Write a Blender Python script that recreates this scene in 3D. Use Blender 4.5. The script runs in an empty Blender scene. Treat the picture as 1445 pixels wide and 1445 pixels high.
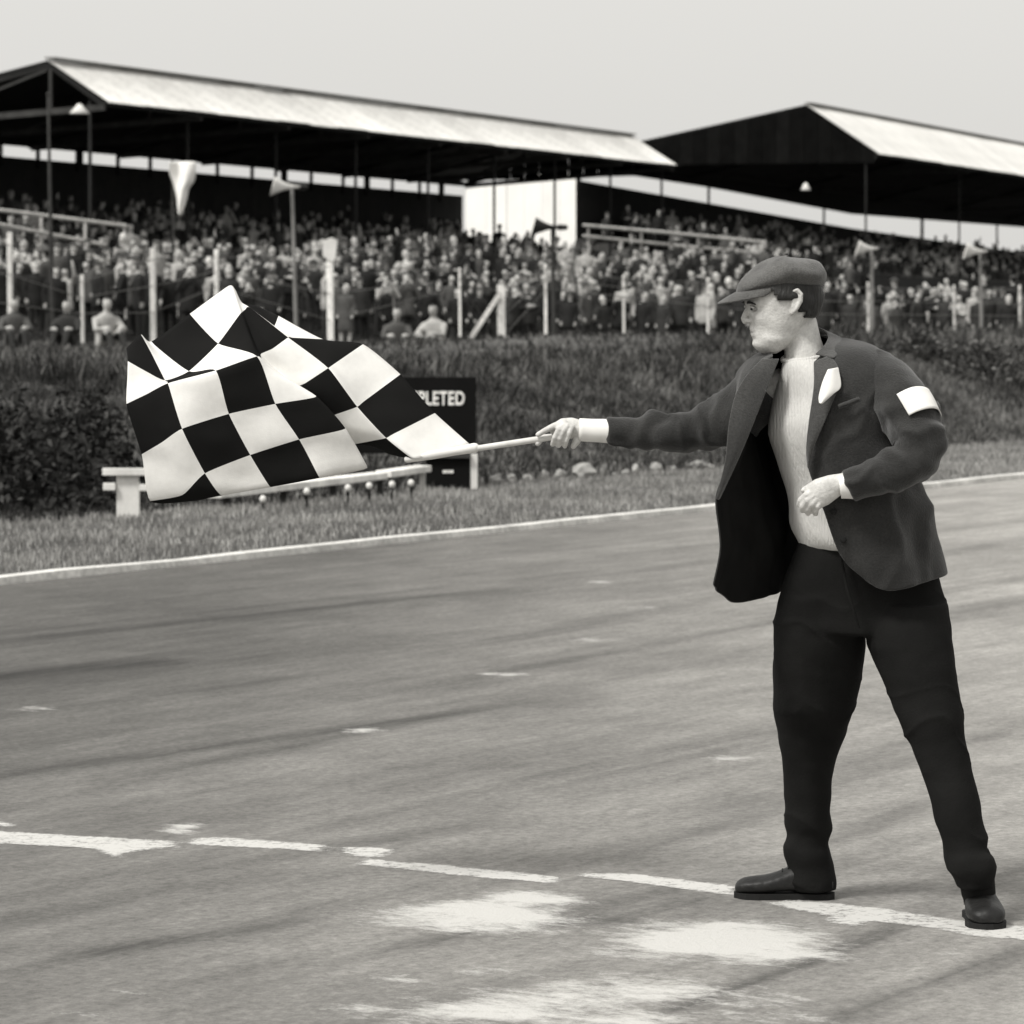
import bpy, bmesh, math, random
import numpy as np
from mathutils import Vector, Matrix, noise as mnoise

random.seed(7); RNG = np.random.default_rng(11)
R = math.radians
SC = bpy.context.scene
COL = SC.collection

# ---------------------------------------------------------------- camera
F = 5100.0          # focal length in photograph pixels (1445 px wide)
HZ = 430.0          # horizon row in the photograph
CX = 722.5
CH = 1.62           # camera height in metres
cam_d = bpy.data.cameras.new('camera')
cam_d.sensor_width = 36.0
cam_d.lens = 36.0 * F / 1445.0
cam_d.shift_y = -(722.5 - HZ) / 1445.0
cam_d.clip_start = 0.1
cam_d.clip_end = 6000.0
cam_d.dof.use_dof = True
cam_d.dof.focus_distance = 9.6
cam_d.dof.aperture_fstop = 9.5
cam = bpy.data.objects.new('camera', cam_d)
cam.location = (0, 0, CH)
cam.rotation_euler = (R(90), 0, 0)
COL.objects.link(cam)
SC.camera = cam

# ---------------------------------------------------------------- sky, sun, exposure
SUN_DIR = Vector((-0.50, -0.42, 0.86)).normalized()      # towards the sun
W = bpy.data.worlds.new('World'); SC.world = W; W.use_nodes = True
nt = W.node_tree; nt.nodes.clear()
sky = nt.nodes.new('ShaderNodeTexSky'); sky.sky_type = 'NISHITA'
sky.sun_disc = False
sky.sun_elevation = math.asin(SUN_DIR.z)
sky.sun_rotation = math.atan2(SUN_DIR.x, SUN_DIR.y)
sky.air_density = 1.0; sky.dust_density = 6.0; sky.ozone_density = 1.0
hsv = nt.nodes.new('ShaderNodeHueSaturation'); hsv.inputs['Saturation'].default_value = 0.04
tint = nt.nodes.new('ShaderNodeMix'); tint.data_type = 'RGBA'; tint.blend_type = 'MULTIPLY'
tint.inputs[0].default_value = 1.0; tint.inputs[7].default_value = (1.0, 0.985, 0.945, 1)
bg = nt.nodes.new('ShaderNodeBackground'); bg.inputs['Strength'].default_value = 0.112
wo = nt.nodes.new('ShaderNodeOutputWorld')
nt.links.new(sky.outputs[0], hsv.inputs['Color'])
ovc = nt.nodes.new('ShaderNodeMix'); ovc.data_type = 'RGBA'; ovc.inputs[0].default_value = 0.7      # even cloud veil over the clear sky
ovc.inputs[7].default_value = (5.9, 5.9, 5.9, 1)
nt.links.new(hsv.outputs[0], ovc.inputs[6])
nt.links.new(ovc.outputs[2], tint.inputs[6])
nt.links.new(tint.outputs[2], bg.inputs['Color'])
nt.links.new(bg.outputs[0], wo.inputs['Surface'])
sd = bpy.data.lights.new('sun', 'SUN'); sd.energy = 2.0; sd.angle = R(12); sd.color = (1.0, 0.985, 0.95)
so = bpy.data.objects.new('sun', sd); COL.objects.link(so)
so.rotation_euler = SUN_DIR.to_track_quat('Z', 'Y').to_euler()
so.location = (-20, -20, 40)
SC.view_settings.view_transform = 'Standard'
SC.view_settings.look = 'None'
SC.view_settings.exposure = 0.55
SC.view_settings.gamma = 1.0
SC.view_settings.use_curve_mapping = False

# ---------------------------------------------------------------- helpers
def P(px, py, Y):
    """a point seen at photograph pixel (px, py) standing at distance Y"""
    return Vector(((px - CX) / F * Y, Y, CH - (py - HZ) / F * Y))
def G(px, py):
    """the ground point (level of the track) seen at a photograph pixel"""
    Y = CH * F / (py - HZ)
    return Vector(((px - CX) / F * Y, Y, 0.0))

def grey(g): return (g, g * 0.985, g * 0.945, 1.0)

def mat(name, g, rough=0.85, var=0.0, scale=5.0, stretch=(1, 1, 1), bump=0.0, bscale=60.0, spec=0.3, var2=0.0, scale2=40.0, rnd=0.0, coord='Object', sheen=0.0):
    m = bpy.data.materials.new(name); m.use_nodes = True
    n = m.node_tree; b = n.nodes['Principled BSDF']
    b.inputs['Base Color'].default_value = grey(g)
    b.inputs['Roughness'].default_value = rough
    b.inputs['Specular IOR Level'].default_value = spec
    if sheen:
        b.inputs['Sheen Weight'].default_value = sheen
        b.inputs['Sheen Roughness'].default_value = 0.5
    tc = n.nodes.new('ShaderNodeTexCoord'); mp = n.nodes.new('ShaderNodeMapping')
    mp.inputs['Scale'].default_value = stretch
    n.links.new(tc.outputs[coord], mp.inputs['Vector'])
    val = None
    def addterm(src, amt, prev):
        mr = n.nodes.new('ShaderNodeMapRange')
        mr.inputs['From Min'].default_value = 0.3; mr.inputs['From Max'].default_value = 0.7
        mr.inputs['To Min'].default_value = 1 - amt; mr.inputs['To Max'].default_value = 1 + amt
        mr.clamp = True
        n.links.new(src, mr.inputs['Value'])
        if prev is None: return mr.outputs[0]
        mm = n.nodes.new('ShaderNodeMath'); mm.operation = 'MULTIPLY'
        n.links.new(prev, mm.inputs[0]); n.links.new(mr.outputs[0], mm.inputs[1])
        return mm.outputs[0]
    for amt, s in ((var, scale), (var2, scale2)):
        if amt:
            t = n.nodes.new('ShaderNodeTexNoise'); t.inputs['Scale'].default_value = s; t.inputs['Detail'].default_value = 5
            n.links.new(mp.outputs[0], t.inputs['Vector'])
            val = addterm(t.outputs['Fac'], amt, val)
    if rnd:
        oi = n.nodes.new('ShaderNodeObjectInfo')
        mr = n.nodes.new('ShaderNodeMapRange'); mr.inputs['To Min'].default_value = 1 - rnd; mr.inputs['To Max'].default_value = 1 + rnd
        n.links.new(oi.outputs['Random'], mr.inputs['Value'])
        if val is None: val = mr.outputs[0]
        else:
            mm = n.nodes.new('ShaderNodeMath'); mm.operation = 'MULTIPLY'
            n.links.new(val, mm.inputs[0]); n.links.new(mr.outputs[0], mm.inputs[1]); val = mm.outputs[0]
    if val is not None:
        mx = n.nodes.new('ShaderNodeVectorMath'); mx.operation = 'SCALE'
        mx.inputs[0].default_value = grey(g)[:3]
        n.links.new(val, mx.inputs['Scale'])
        n.links.new(mx.outputs[0], b.inputs['Base Color'])
    if bump:
        t = n.nodes.new('ShaderNodeTexNoise'); t.inputs['Scale'].default_value = bscale; t.inputs['Detail'].default_value = 6
        n.links.new(mp.outputs[0], t.inputs['Vector'])
        bp = n.nodes.new('ShaderNodeBump'); bp.inputs['Strength'].default_value = bump; bp.inputs['Distance'].default_value = 0.01
        n.links.new(t.outputs['Fac'], bp.inputs['Height']); n.links.new(bp.outputs[0], b.inputs['Normal'])
    return m

def link(name, me, parent=None, mats=()):
    o = bpy.data.objects.new(name, me); COL.objects.link(o)
    if parent is not None: o.parent = parent
    for m in mats: me.materials.append(m)
    return o

def mesh(name, verts, faces, mats=(), parent=None, smooth=False, midx=None):
    me = bpy.data.meshes.new(name)
    me.from_pydata([tuple(v) for v in verts], [], faces)
    o = link(name, me, parent, mats)
    if midx is not None: me.polygons.foreach_set('material_index', midx)
    if smooth: me.polygons.foreach_set('use_smooth', [True] * len(me.polygons))
    me.update()
    return o

def tag(o, label=None, cat=None, group=None, kind=None):
    if label: o['label'] = label
    if cat: o['category'] = cat
    if group: o['group'] = group
    if kind: o['kind'] = kind
    return o

def empty(name, loc=(0, 0, 0), label=None, cat=None, group=None):
    o = bpy.data.objects.new(name, None); COL.objects.link(o); o.location = loc
    o.empty_display_size = 0.1
    return tag(o, label, cat, group)

class MB:
    """collects shapes for ONE mesh object"""
    def __init__(s): s.v = []; s.f = []; s.m = []
    def add(s, v, f, mi=0):
        k = len(s.v); s.v += [Vector(x) for x in v]; s.f += [tuple(i + k for i in q) for q in f]; s.m += [mi] * len(f)
    def box(s, a, b, mi=0):
        x0, y0, z0 = a; x1, y1, z1 = b
        s.add([(x0,y0,z0),(x1,y0,z0),(x1,y1,z0),(x0,y1,z0),(x0,y0,z1),(x1,y0,z1),(x1,y1,z1),(x0,y1,z1)],
              [(3,2,1,0),(4,5,6,7),(0,1,5,4),(1,2,6,5),(2,3,7,6),(3,0,4,7)], mi)
    def bar(s, a, b, w, h=None, up=Vector((0, 0, 1)), mi=0):
        a = Vector(a); b = Vector(b); h = h or w
        d = (b - a).normalized(); sx = d.cross(up)
        if sx.length < 1e-4: sx = d.cross(Vector((0, 1, 0)))
        sx.normalize(); sz = sx.cross(d).normalized()
        q = [(-1,-1),(1,-1),(1,1),(-1,1)]
        s.add([p + sx * (i * w / 2) + sz * (j * h / 2) for p in (a, b) for i, j in q],
              [(0,1,2,3),(7,6,5,4),(0,4,5,1),(1,5,6,2),(2,6,7,3),(3,7,4,0)], mi)
    def tube(s, pts, rad, n=12, mi=0, cap=True, rz=None):
        """rad: radius per point (number or (a, b) pair); ends closed round"""
        pts = [Vector(p) for p in pts]
        rad = [(r, r) if not isinstance(r, (tuple, list)) else tuple(r) for r in rad]
        if cap:
            d0 = (pts[0] - pts[1]).normalized(); d1 = (pts[-1] - pts[-2]).normalized()
            r0 = min(rad[0]); r1 = min(rad[-1])
            pts = [pts[0] + d0 * r0 * 0.85, pts[0] + d0 * r0 * 0.5] + pts + [pts[-1] + d1 * r1 * 0.5, pts[-1] + d1 * r1 * 0.85]
            rad = [tuple(x * 0.45 for x in rad[0]), tuple(x * 0.85 for x in rad[0])] + rad + [tuple(x * 0.85 for x in rad[-1]), tuple(x * 0.45 for x in rad[-1])]
        d = (pts[1] - pts[0]).normalized()
        ref = Vector(rz) if rz is not None else (Vector((0, 0, 1)) if abs(d.z) < 0.9 else Vector((0, 1, 0)))
        rings = []
        for i, p in enumerate(pts):
            t = (pts[min(i + 1, len(pts) - 1)] - pts[max(i - 1, 0)]).normalized()
            u = ref - t * ref.dot(t)
            if u.length < 1e-4: u = Vector((1, 0, 0)) - t * t.x
            u.normalize(); v = t.cross(u)
            if rz is None: ref = u
            a, b = rad[i]
            rings.append([p + u * (math.cos(k * 2 * math.pi / n) * a) + v * (math.sin(k * 2 * math.pi / n) * b) for k in range(n)])
        s.loft(rings, mi)
    def loft(s, rings, mi=0, caps=True):
        n = len(rings[0]); vs = [p for r in rings for p in r]; fs = []
        for i in range(len(rings) - 1):
            for k in range(n):
                fs.append((i*n+k, i*n+(k+1) % n, (i+1)*n+(k+1) % n, (i+1)*n+k))
        if caps:
            fs.append(tuple(range(n-1, -1, -1))); fs.append(tuple(len(vs)-n+k for k in range(n)))
        s.add(vs, fs, mi)
    def ball(s, c, r, n=10, mi=0):
        c = Vector(c); r = (r, r, r) if not isinstance(r, (tuple, list)) else r
        rings = []
        for i in range(1, n):
            th = math.pi * i / n
            rings.append([c + Vector((r[0]*math.sin(th)*math.cos(2*math.pi*k/(n*2)), r[1]*math.sin(th)*math.sin(2*math.pi*k/(n*2)), -r[2]*math.cos(th))) for k in range(n*2)])
        s.loft(rings, mi)
    def build(s, name, mats, parent=None, smooth=False, bevel=0.0):
        if not isinstance(mats, (list, tuple)): mats = [mats]
        o = mesh(name, s.v, s.f, mats, parent, smooth, s.m)
        bm = bmesh.new(); bm.from_mesh(o.data); bmesh.ops.recalc_face_normals(bm, faces=bm.faces); bm.to_mesh(o.data); bm.free()
        if bevel:
            md = o.modifiers.new('bevel', 'BEVEL'); md.width = bevel; md.segments = 2
        return o

def bake(o):
    """replace an object's mesh by its mesh with modifiers applied"""
    dg = bpy.context.evaluated_depsgraph_get()
    me = bpy.data.meshes.new_from_object(o.evaluated_get(dg))
    old = o.data; o.modifiers.clear(); o.data = me; bpy.data.meshes.remove(old)
    return o

def remesh(o, voxel, smooth_it=4, fac=0.5, dec=None):
    md = o.modifiers.new('r', 'REMESH'); md.mode = 'VOXEL'; md.voxel_size = voxel; md.use_smooth_shade = True
    if smooth_it:
        sm = o.modifiers.new('s', 'SMOOTH'); sm.factor = fac; sm.iterations = smooth_it
    if dec:
        d = o.modifiers.new('d', 'DECIMATE'); d.ratio = dec
    bake(o)
    o.data.polygons.foreach_set('use_smooth', [True] * len(o.data.polygons))
    return o

def catmull(p0, p1, p2, p3, t):
    return 0.5 * ((2*p1) + (p2-p0)*t + (2*p0-5*p1+4*p2-p3)*t*t + (3*p1-p0-3*p2+p3)*t*t*t)

def spline_grid(ctrl, nu, nv):
    """ctrl: array (rows, cols, 3); Catmull-Rom surface through the control points"""
    c = np.array(ctrl, float)
    def up(a, n):
        out = []
        m = len(a)
        for i in range(m - 1):
            p0 = a[i-1] if i > 0 else 2*a[0]-a[1]
            p3 = a[i+2] if i + 2 < m else 2*a[-1]-a[-2]
            for k in range(n): out.append(catmull(p0, a[i], a[i+1], p3, k / n))
        out.append(a[-1]); return np.array(out)
    c = up(c, nv)
    c = up(c.transpose(1, 0, 2), nu).transpose(1, 0, 2)
    return c

def grid_faces(r, c):
    return [(i*c+j, i*c+j+1, (i+1)*c+j+1, (i+1)*c+j) for i in range(r-1) for j in range(c-1)]

def fbm(p, s, o=3): return mnoise.fractal(Vector(p) * s, 1.0, 2.0, o)

# ---------------------------------------------------------------- materials
M = {}
M['soil'] = mat('soil', 0.07, 0.95, var=0.35, scale=1.3, bump=0.5, bscale=9)
M['grass_a'] = mat('grass_a', 0.27, 0.8, var=0.45, scale=0.7)
M['grass_b'] = mat('grass_b', 0.17, 0.8, var=0.45, scale=0.7)
M['grass_c'] = mat('grass_c', 0.38, 0.8, var=0.4, scale=0.9)
M['rough_a'] = mat('rough_a', 0.046, 0.85, var=0.5, scale=0.6)
M['rough_b'] = mat('rough_b', 0.020, 0.85, var=0.5, scale=0.6)
M['rough_c'] = mat('rough_c', 0.15, 0.85, var=0.4, scale=0.8)
M['kerb'] = mat('kerb', 0.62, 0.85, var=0.25, scale=3, var2=0.2, scale2=25, bump=0.3, bscale=30)
M['white_paint'] = mat('white_paint', 0.72, 0.7, var=0.12, scale=4, var2=0.06, scale2=40)
M['weathered_white'] = mat('weathered_white', 0.74, 0.8, var=0.25, scale=3, stretch=(1, 1, 0.4), var2=0.15, scale2=18, rnd=0.2)
M['pennant_cloth'] = mat('pennant_cloth', 0.85, 0.8, var=0.04, scale=4)
M['screen_white'] = mat('screen_white', 0.86, 0.8, var=0.05, scale=0.8, rnd=0.03)
M['dark_board'] = mat('dark_board', 0.006, 0.8, var=0.2, scale=3, spec=0.1)
M['letter'] = mat('letter', 0.8, 0.7, var=0.25, scale=12)
M['stone'] = mat('stone', 0.27, 0.9, var=0.35, scale=6, bump=0.6, bscale=20, rnd=0.35)
M['roof'] = mat('roof', 0.55, 0.8, var=0.42, scale=0.35, stretch=(1, 1, 1), var2=0.12, scale2=7, rnd=0.12)
M['roof_pale'] = mat('roof_pale', 0.66, 0.8, var=0.12, scale=0.9, rnd=0.06)
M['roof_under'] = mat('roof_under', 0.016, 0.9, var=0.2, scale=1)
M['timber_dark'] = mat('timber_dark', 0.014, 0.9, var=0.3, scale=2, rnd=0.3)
M['gable_shade'] = mat('gable_shade', 0.006, 0.95, var=0.3, scale=2, rnd=0.3, spec=0.05)  # near-black colour carrying the shade under the gable roof
M['timber_grey'] = mat('timber_grey', 0.045, 0.9, var=0.3, scale=3)
M['rail'] = mat('rail', 0.48, 0.8, var=0.25, scale=3)
M['concrete'] = mat('concrete', 0.05, 0.95, var=0.3, scale=0.8)
M['steel_grey'] = mat('steel_grey', 0.22, 0.6, var=0.2, scale=4)
M['dark_metal'] = mat('dark_metal', 0.02, 0.5, var=0.2, scale=4)
M['wire'] = mat('wire', 0.12, 0.6)
M['flag_white'] = mat('flag_white', 0.72, 0.85, var=0.09, scale=6, var2=0.03, scale2=60, bump=0.08, bscale=300)
M['flag_black'] = mat('flag_black', 0.008, 0.9, var=0.2, scale=6, bump=0.08, bscale=300, spec=0.1)
M['stick'] = mat('stick', 0.62, 0.6, var=0.15, scale=20)
M['skin'] = mat('skin', 0.56, 0.55, var=0.16, scale=26, var2=0.10, scale2=130, bump=0.22, bscale=180, spec=0.3)
M['lip'] = mat('lip', 0.30, 0.5)
M['eye_white'] = mat('eye_white', 0.28, 0.3)
M['iris'] = mat('iris', 0.02, 0.2)
M['hair'] = mat('hair', 0.028, 0.55, var=0.5, scale=30, stretch=(1, 1, 0.2), bump=0.8, bscale=120)
M['tweed'] = mat('tweed', 0.09, 0.95, var=0.25, scale=16, var2=0.3, scale2=220, bump=0.3, bscale=260, sheen=0.25)
M['jacket'] = mat('jacket', 0.021, 0.92, var=0.3, scale=7, var2=0.25, scale2=160, bump=0.35, bscale=240, sheen=0.25)
M['lapel'] = mat('lapel', 0.040, 0.92, var=0.2, scale=8, var2=0.25, scale2=160, bump=0.3, bscale=240, sheen=0.35)
M['lining'] = mat('lining', 0.010, 0.85, var=0.3, scale=9, spec=0.1)
M['trousers'] = mat('trousers', 0.0100, 0.95, var=0.25, scale=6, bump=0.2, bscale=200, spec=0.1)
M['knit'] = mat('knit', 0.56, 0.9, var=0.08, scale=10, stretch=(1, 1, 0.3), bump=0.4, bscale=140)
M['shirt'] = mat('shirt', 0.78, 0.8, var=0.05, scale=20)
M['leather'] = mat('leather', 0.012, 0.5, var=0.5, scale=14, bump=0.25, bscale=60, spec=0.3)
M['sole'] = mat('sole', 0.010, 0.8)
M['paper'] = mat('paper', 0.78, 0.8, var=0.05, scale=20)
for k, g in (('coat_black', 0.014), ('coat_dark', 0.03), ('coat_mid', 0.075), ('coat_pale', 0.36)):
    M[k] = mat(k, g, 0.9, var=0.25, scale=5)
M['crowd_skin'] = mat('crowd_skin', 0.43, 0.6, rnd=0.15)
M['crowd_hair'] = mat('crowd_hair', 0.02, 0.7, rnd=0.5)
M['crowd_cap'] = mat('crowd_cap', 0.06, 0.9, rnd=0.4)
M['crowd_scarf'] = mat('crowd_scarf', 0.5, 0.8, rnd=0.4)
M['crowd_legs'] = mat('crowd_legs', 0.02, 0.9, rnd=0.4)

# ---------------------------------------------------------------- the track's frame of reference
A0 = Vector((-2.958, 20.9, 0))                       # a point on the far edge of the track
TD = Vector((0.5172, 0.8559, 0)).normalized()        # along the track
TQ = Vector((-TD.y, TD.x, 0))                        # across it, towards the grass bank
def tq(x, y):
    dx = x - A0.x; dy = y - A0.y
    return dx*TD.x + dy*TD.y, dx*TQ.x + dy*TQ.y
def from_tq(t, q, z=0.0):
    p = A0 + TD*t + TQ*q; return Vector((p.x, p.y, z))

def smooth(e0, e1, x):
    t = np.clip((x - e0) / (e1 - e0), 0, 1); return t*t*(3-2*t)
def gcrowd(x):
    return np.interp(x, [-40, -14, -10.5, -8.4, -4.4, -0.3, 12, 40], [0.9, 0.88, 0.80, 0.74, 0.62, 0.38, 0.22, 0.2])
def wob(x, y, s, ph):
    return (np.sin(x*s*1.31+ph)*np.cos(y*s*0.93+ph*2.1) + 0.5*np.sin(x*s*2.7-y*s*2.1+ph*3.3) + 0.3*np.cos(x*s*5.1+y*s*4.3+ph))/1.8
def terrain(x, y):
    x = np.asarray(x, float); y = np.asarray(y, float)
    t, q = tq(x, y)
    crest = 0.92 + 0.06*wob(x, y, 0.45, 1.0) + 0.20*np.exp(-((t-32.5)/5.0)**2) - 0.08*np.exp(-((t-20)/5.0)**2)
    base = 3.3 + 0.5*np.sin(t*0.35+0.6)
    up = smooth(base, base+4.2, q)
    verge = (0.03 + 0.025*wob(x, y, 1.7, 0.3))*smooth(0.0, 0.7, q)
    z = verge + (crest-verge)*up + 0.07*wob(x, y, 2.3, 2.2)*up*(1-smooth(12, 20, q))
    far = smooth(12, 30, q)*smooth(40, 66, y)
    z = z*(1-far) + gcrowd(x)*far
    z = np.where(q < 0, -0.03, z - 0.03*(1-smooth(0, 0.25, q)))
    z = np.where(q < -14.0, -0.03 + 0.03*smooth(-14, -15, q)*0, z)
    return z

# ---------------------------------------------------------------- ground sheet
xs = np.concatenate([np.linspace(-2500, -60, 14)[:-1], np.linspace(-60, -14, 24)[:-1], np.arange(-14, 20, 0.22), np.linspace(20, 60, 22)[1:], np.linspace(60, 2500, 14)[1:]])
ys = np.concatenate([np.linspace(-60, 14, 16)[:-1], np.arange(14, 62, 0.25), np.linspace(62, 180, 60), np.linspace(180, 4500, 24)[1:]])
gx, gy = np.meshgrid(xs, ys)
gz = terrain(gx, gy)
o = mesh('ground', np.stack([gx.ravel(), gy.ravel(), gz.ravel()], 1), grid_faces(len(ys), len(xs)), [M['soil']], smooth=True)
tag(o, kind='structure')

# ---------------------------------------------------------------- track
def track_material():
    m = bpy.data.materials.new('asphalt'); m.use_nodes = True
    n = m.node_tree; L = n.links.new; b = n.nodes['Principled BSDF']
    b.inputs['Roughness'].default_value = 0.88; b.inputs['Specular IOR Level'].default_value = 0.25
    tc = n.nodes.new('ShaderNodeTexCoord')
    def noise(scale, st, detail=5, rough=0.55):
        mp = n.nodes.new('ShaderNodeMapping'); mp.inputs['Scale'].default_value = st
        L(tc.outputs['Object'], mp.inputs['Vector'])
        t = n.nodes.new('ShaderNodeTexNoise'); t.inputs['Scale'].default_value = scale; t.inputs['Detail'].default_value = detail
        t.inputs['Roughness'].default_value = rough
        L(mp.outputs[0], t.inputs['Vector']); return t.outputs['Fac']
    def rng(src, a, b_, lo, hi):
        r = n.nodes.new('ShaderNodeMapRange'); r.inputs['From Min'].default_value = a; r.inputs['From Max'].default_value = b_
        r.inputs['To Min'].default_value = lo; r.inputs['To Max'].default_value = hi; L(src, r.inputs['Value']); return r.outputs[0]
    def mul(x, y):
        r = n.nodes.new('ShaderNodeMath'); r.operation = 'MULTIPLY'; L(x, r.inputs[0])
        if isinstance(y, (int, float)): r.inputs[1].default_value = y
        else: L(y, r.inputs[1])
        return r.outputs[0]
    def add(x, y):
        r = n.nodes.new('ShaderNodeMath'); r.operation = 'ADD'; L(x, r.inputs[0])
        if isinstance(y, (int, float)): r.inputs[1].default_value = y
        else: L(y, r.inputs[1])
        return r.outputs[0]
    streak = rng(noise(1.0, (0.10, 2.6, 1), 7, 0.65), 0.32, 0.70, 0.86, 1.11)
    streak2 = rng(noise(1.0, (0.5, 9.0, 1), 4), 0.3, 0.7, 0.90, 1.09)
    blot = rng(noise(1.1, (0.7, 1.0, 1), 6, 0.65), 0.3, 0.7, 0.82, 1.18)
    grain = rng(noise(30, (1.0, 1.0, 1), 6, 0.85), 0.32, 0.68, 0.62, 1.38)
    peb = rng(noise(14, (0.7, 1, 1), 3, 0.7), 0.3, 0.7, 0.93, 1.07)
    sep = n.nodes.new('ShaderNodeSeparateXYZ'); L(tc.outputs['Object'], sep.inputs[0])
    # base tone rises away from the far edge and onward along the track
    u_ = add(mul(sep.outputs['Y'], -1.0), mul(sep.outputs['X'], 0.45))
    tone_ramp = rng(add(u_, rng(noise(0.45, (0.35, 1, 1), 4), 0.3, 0.7, -0.7, 0.7)), 1.5, 6.6, 0.100, 0.300)
    mott = rng(noise(4.2, (0.55, 1.2, 1), 8, 0.75), 0.3, 0.7, 0.80, 1.20)
    base = mul(mul(mul(mul(mul(mul(mul(streak, streak2), blot), grain), peb), tone_ramp), mott), 1.0)
    at = n.nodes.new('ShaderNodeAttribute'); at.attribute_name = 'tyre'
    ty = mul(at.outputs['Fac'], rng(noise(1.0, (0.6, 14.0, 1), 4), 0.3, 0.7, 0.6, 1.2))
    inv = n.nodes.new('ShaderNodeMath'); inv.operation = 'SUBTRACT'; inv.inputs[0].default_value = 1.0; L(ty, inv.inputs[1]); inv.use_clamp = True
    base = mul(base, inv.outputs[0])
    ad = n.nodes.new('ShaderNodeAttribute'); ad.attribute_name = 'dust'
    du = add(ad.outputs['Fac'], rng(noise(4.5, (1.6, 0.8, 1), 10, 0.85), 0.28, 0.72, -0.55, 0.5))
    du = rng(du, 0.36, 0.74, 0.0, 0.92)
    mx = n.nodes.new('ShaderNodeMix'); mx.data_type = 'RGBA'
    c1 = n.nodes.new('ShaderNodeVectorMath'); c1.operation = 'SCALE'; c1.inputs[0].default_value = (1.0, 0.97, 0.915); L(base, c1.inputs['Scale'])
    L(du, mx.inputs[0]); L(c1.outputs[0], mx.inputs[6]); mx.inputs[7].default_value = grey(0.58)
    L(mx.outputs[2], b.inputs['Base Color'])
    bp = n.nodes.new('ShaderNodeBump'); bp.inputs['Strength'].default_value = 0.6; bp.inputs['Distance'].default_value = 0.012
    L(noise(34, (1, 1, 1), 6, 0.8), bp.inputs['Height']); L(bp.outputs[0], b.inputs['Normal'])
    return m
M['asphalt'] = track_material()
ts = np.concatenate([np.linspace(-300, -16, 20)[:-1], np.arange(-16, 22, 0.09), np.linspace(22, 60, 20)[1:], np.linspace(60, 600, 20)[1:]])
qs = np.arange(-13.6, 0.031, 0.045)
TT, QQ = np.meshgrid(ts, qs)
dust = np.zeros_like(TT); tyre = np.zeros_like(TT)
# world position of every vertex, for stains and rubber laid down as seen on the road
WX = A0.x + TD.x*TT + TQ.x*QQ; WY = A0.y + TD.y*TT + TQ.y*QQ
def stain(px, py, hw, hh, amt):
    c = G(px, py); k = c.y / F
    dY = hh * c.y**2 / (F*CH)
    d = ((WX-c.x)/(hw*k))**2 + ((WY-c.y)/dY)**2
    np.maximum(dust, amt*np.exp(-d*0.8), out=dust)
for s in [(680,1292,150,24,.95),(745,1270,90,13,.9),(770,1318,50,8,.5),(1010,1328,160,28,1.1),(1100,1342,100,18,.9),(940,1345,80,14,.7),(560,1382,60,9,.6),(700,1368,70,10,.6),
          (900,1402,210,28,.70),(700,1425,190,22,.80),(1100,1438,180,14,.5),(860,1440,200,14,.7),(300,1418,70,10,.45),(500,1425,90,12,.5),(1275,1376,55,6,.6),(1360,1345,60,8,.35),
          (830,902,34,4,.62),(905,858,34,4,.5),(848,821,30,3,.5),(1035,1069,36,6,.75),(706,952,44,5,.65),(515,1030,34,5,.75),(48,1000,40,4,.65),(60,1168,30,5,.3),
          (258,1168,32,7,.95),(440,1287,26,5,.55),(212,1344,22,4,.45),(905,1222,36,4,.5),(480,1312,40,8,.35),(780,925,40,3,.3),(330,925,60,4,.3),(1400,905,70,8,.3),
          (1300,1000,60,8,.25),(620,850,40,3,.35),(920,1300,40,6,.25),(200,1400,60,8,.3),(90,1430,70,8,.3)]:
    stain(*s)
def mark(p0, p1, w, amt, soft=0.25):
    a = G(*p0); b = G(*p1)
    d = (b-a); L_ = d.length; d.normalize()
    u = (WX-a.x)*d.x + (WY-a.y)*d.y; v = (WX-a.x)*(-d.y) + (WY-a.y)*d.x
    m_ = np.exp(-(v/w)**2)*smooth(-soft*L_, soft*L_*0.6, u)*(1-smooth(L_*(1-soft*0.6), L_*(1+soft), u))
    np.maximum(tyre, min(.75, amt*1.3)*m_, out=tyre)
for k in [((-60,912),(720,830),.10,.38),((-60,900),(900,800),.06,.2),((-80,962),(260,932),.22,.52),((60,960),(520,912),.35,.22),((-40,1100),(720,997),.09,.42),((240,1085),(640,1010),.07,.3),
          ((700,1105),(1090,1030),.12,.30),((560,1110),(900,1050),.3,.16),((100,1350),(420,1300),.08,.42),((330,1310),(640,1235),.08,.2),((760,1302),(900,1295),.09,.42),((850,1290),(1000,1265),.10,.25),
          ((960,1425),(1300,1300),.055,.5),((1180,1440),(1445,1340),.05,.35),((900,1200),(1445,1020),.08,.25),((600,1150),(1080,1035),.2,.16),((1000,1150),(1300,1040),.14,.2),
          ((1170,1190),(1300,1130),.07,.25),((-20,1380),(500,1270),.05,.22),((700,905),(1445,760),.12,.2),((500,985),(1445,815),.10,.22),((300,880),(1445,735),.12,.18),((0,1010),(500,945),.05,.22),
          ((560,1270),(780,1225),.06,.15),((250,1230),(700,1160),.09,.2),((0,1300),(420,1225),.07,.18),((1300,880),(1445,845),.2,.2),((1290,1290),(1445,1225),.05,.25),((560,1340),(1000,1245),.05,.28)]:
    mark(*k)
o = mesh('track', np.stack([TT.ravel(), QQ.ravel(), np.zeros(TT.size)], 1), grid_faces(len(qs), len(ts)), [M['asphalt']])
o.location = A0; o.rotation_euler = (0, 0, math.atan2(TD.y, TD.x))
for nm, arr in (('dust', dust), ('tyre', tyre)):
    at = o.data.attributes.new(nm, 'FLOAT', 'POINT'); at.data.foreach_set('value', arr.ravel().astype(np.float32))
tag(o, kind='structure')

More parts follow.
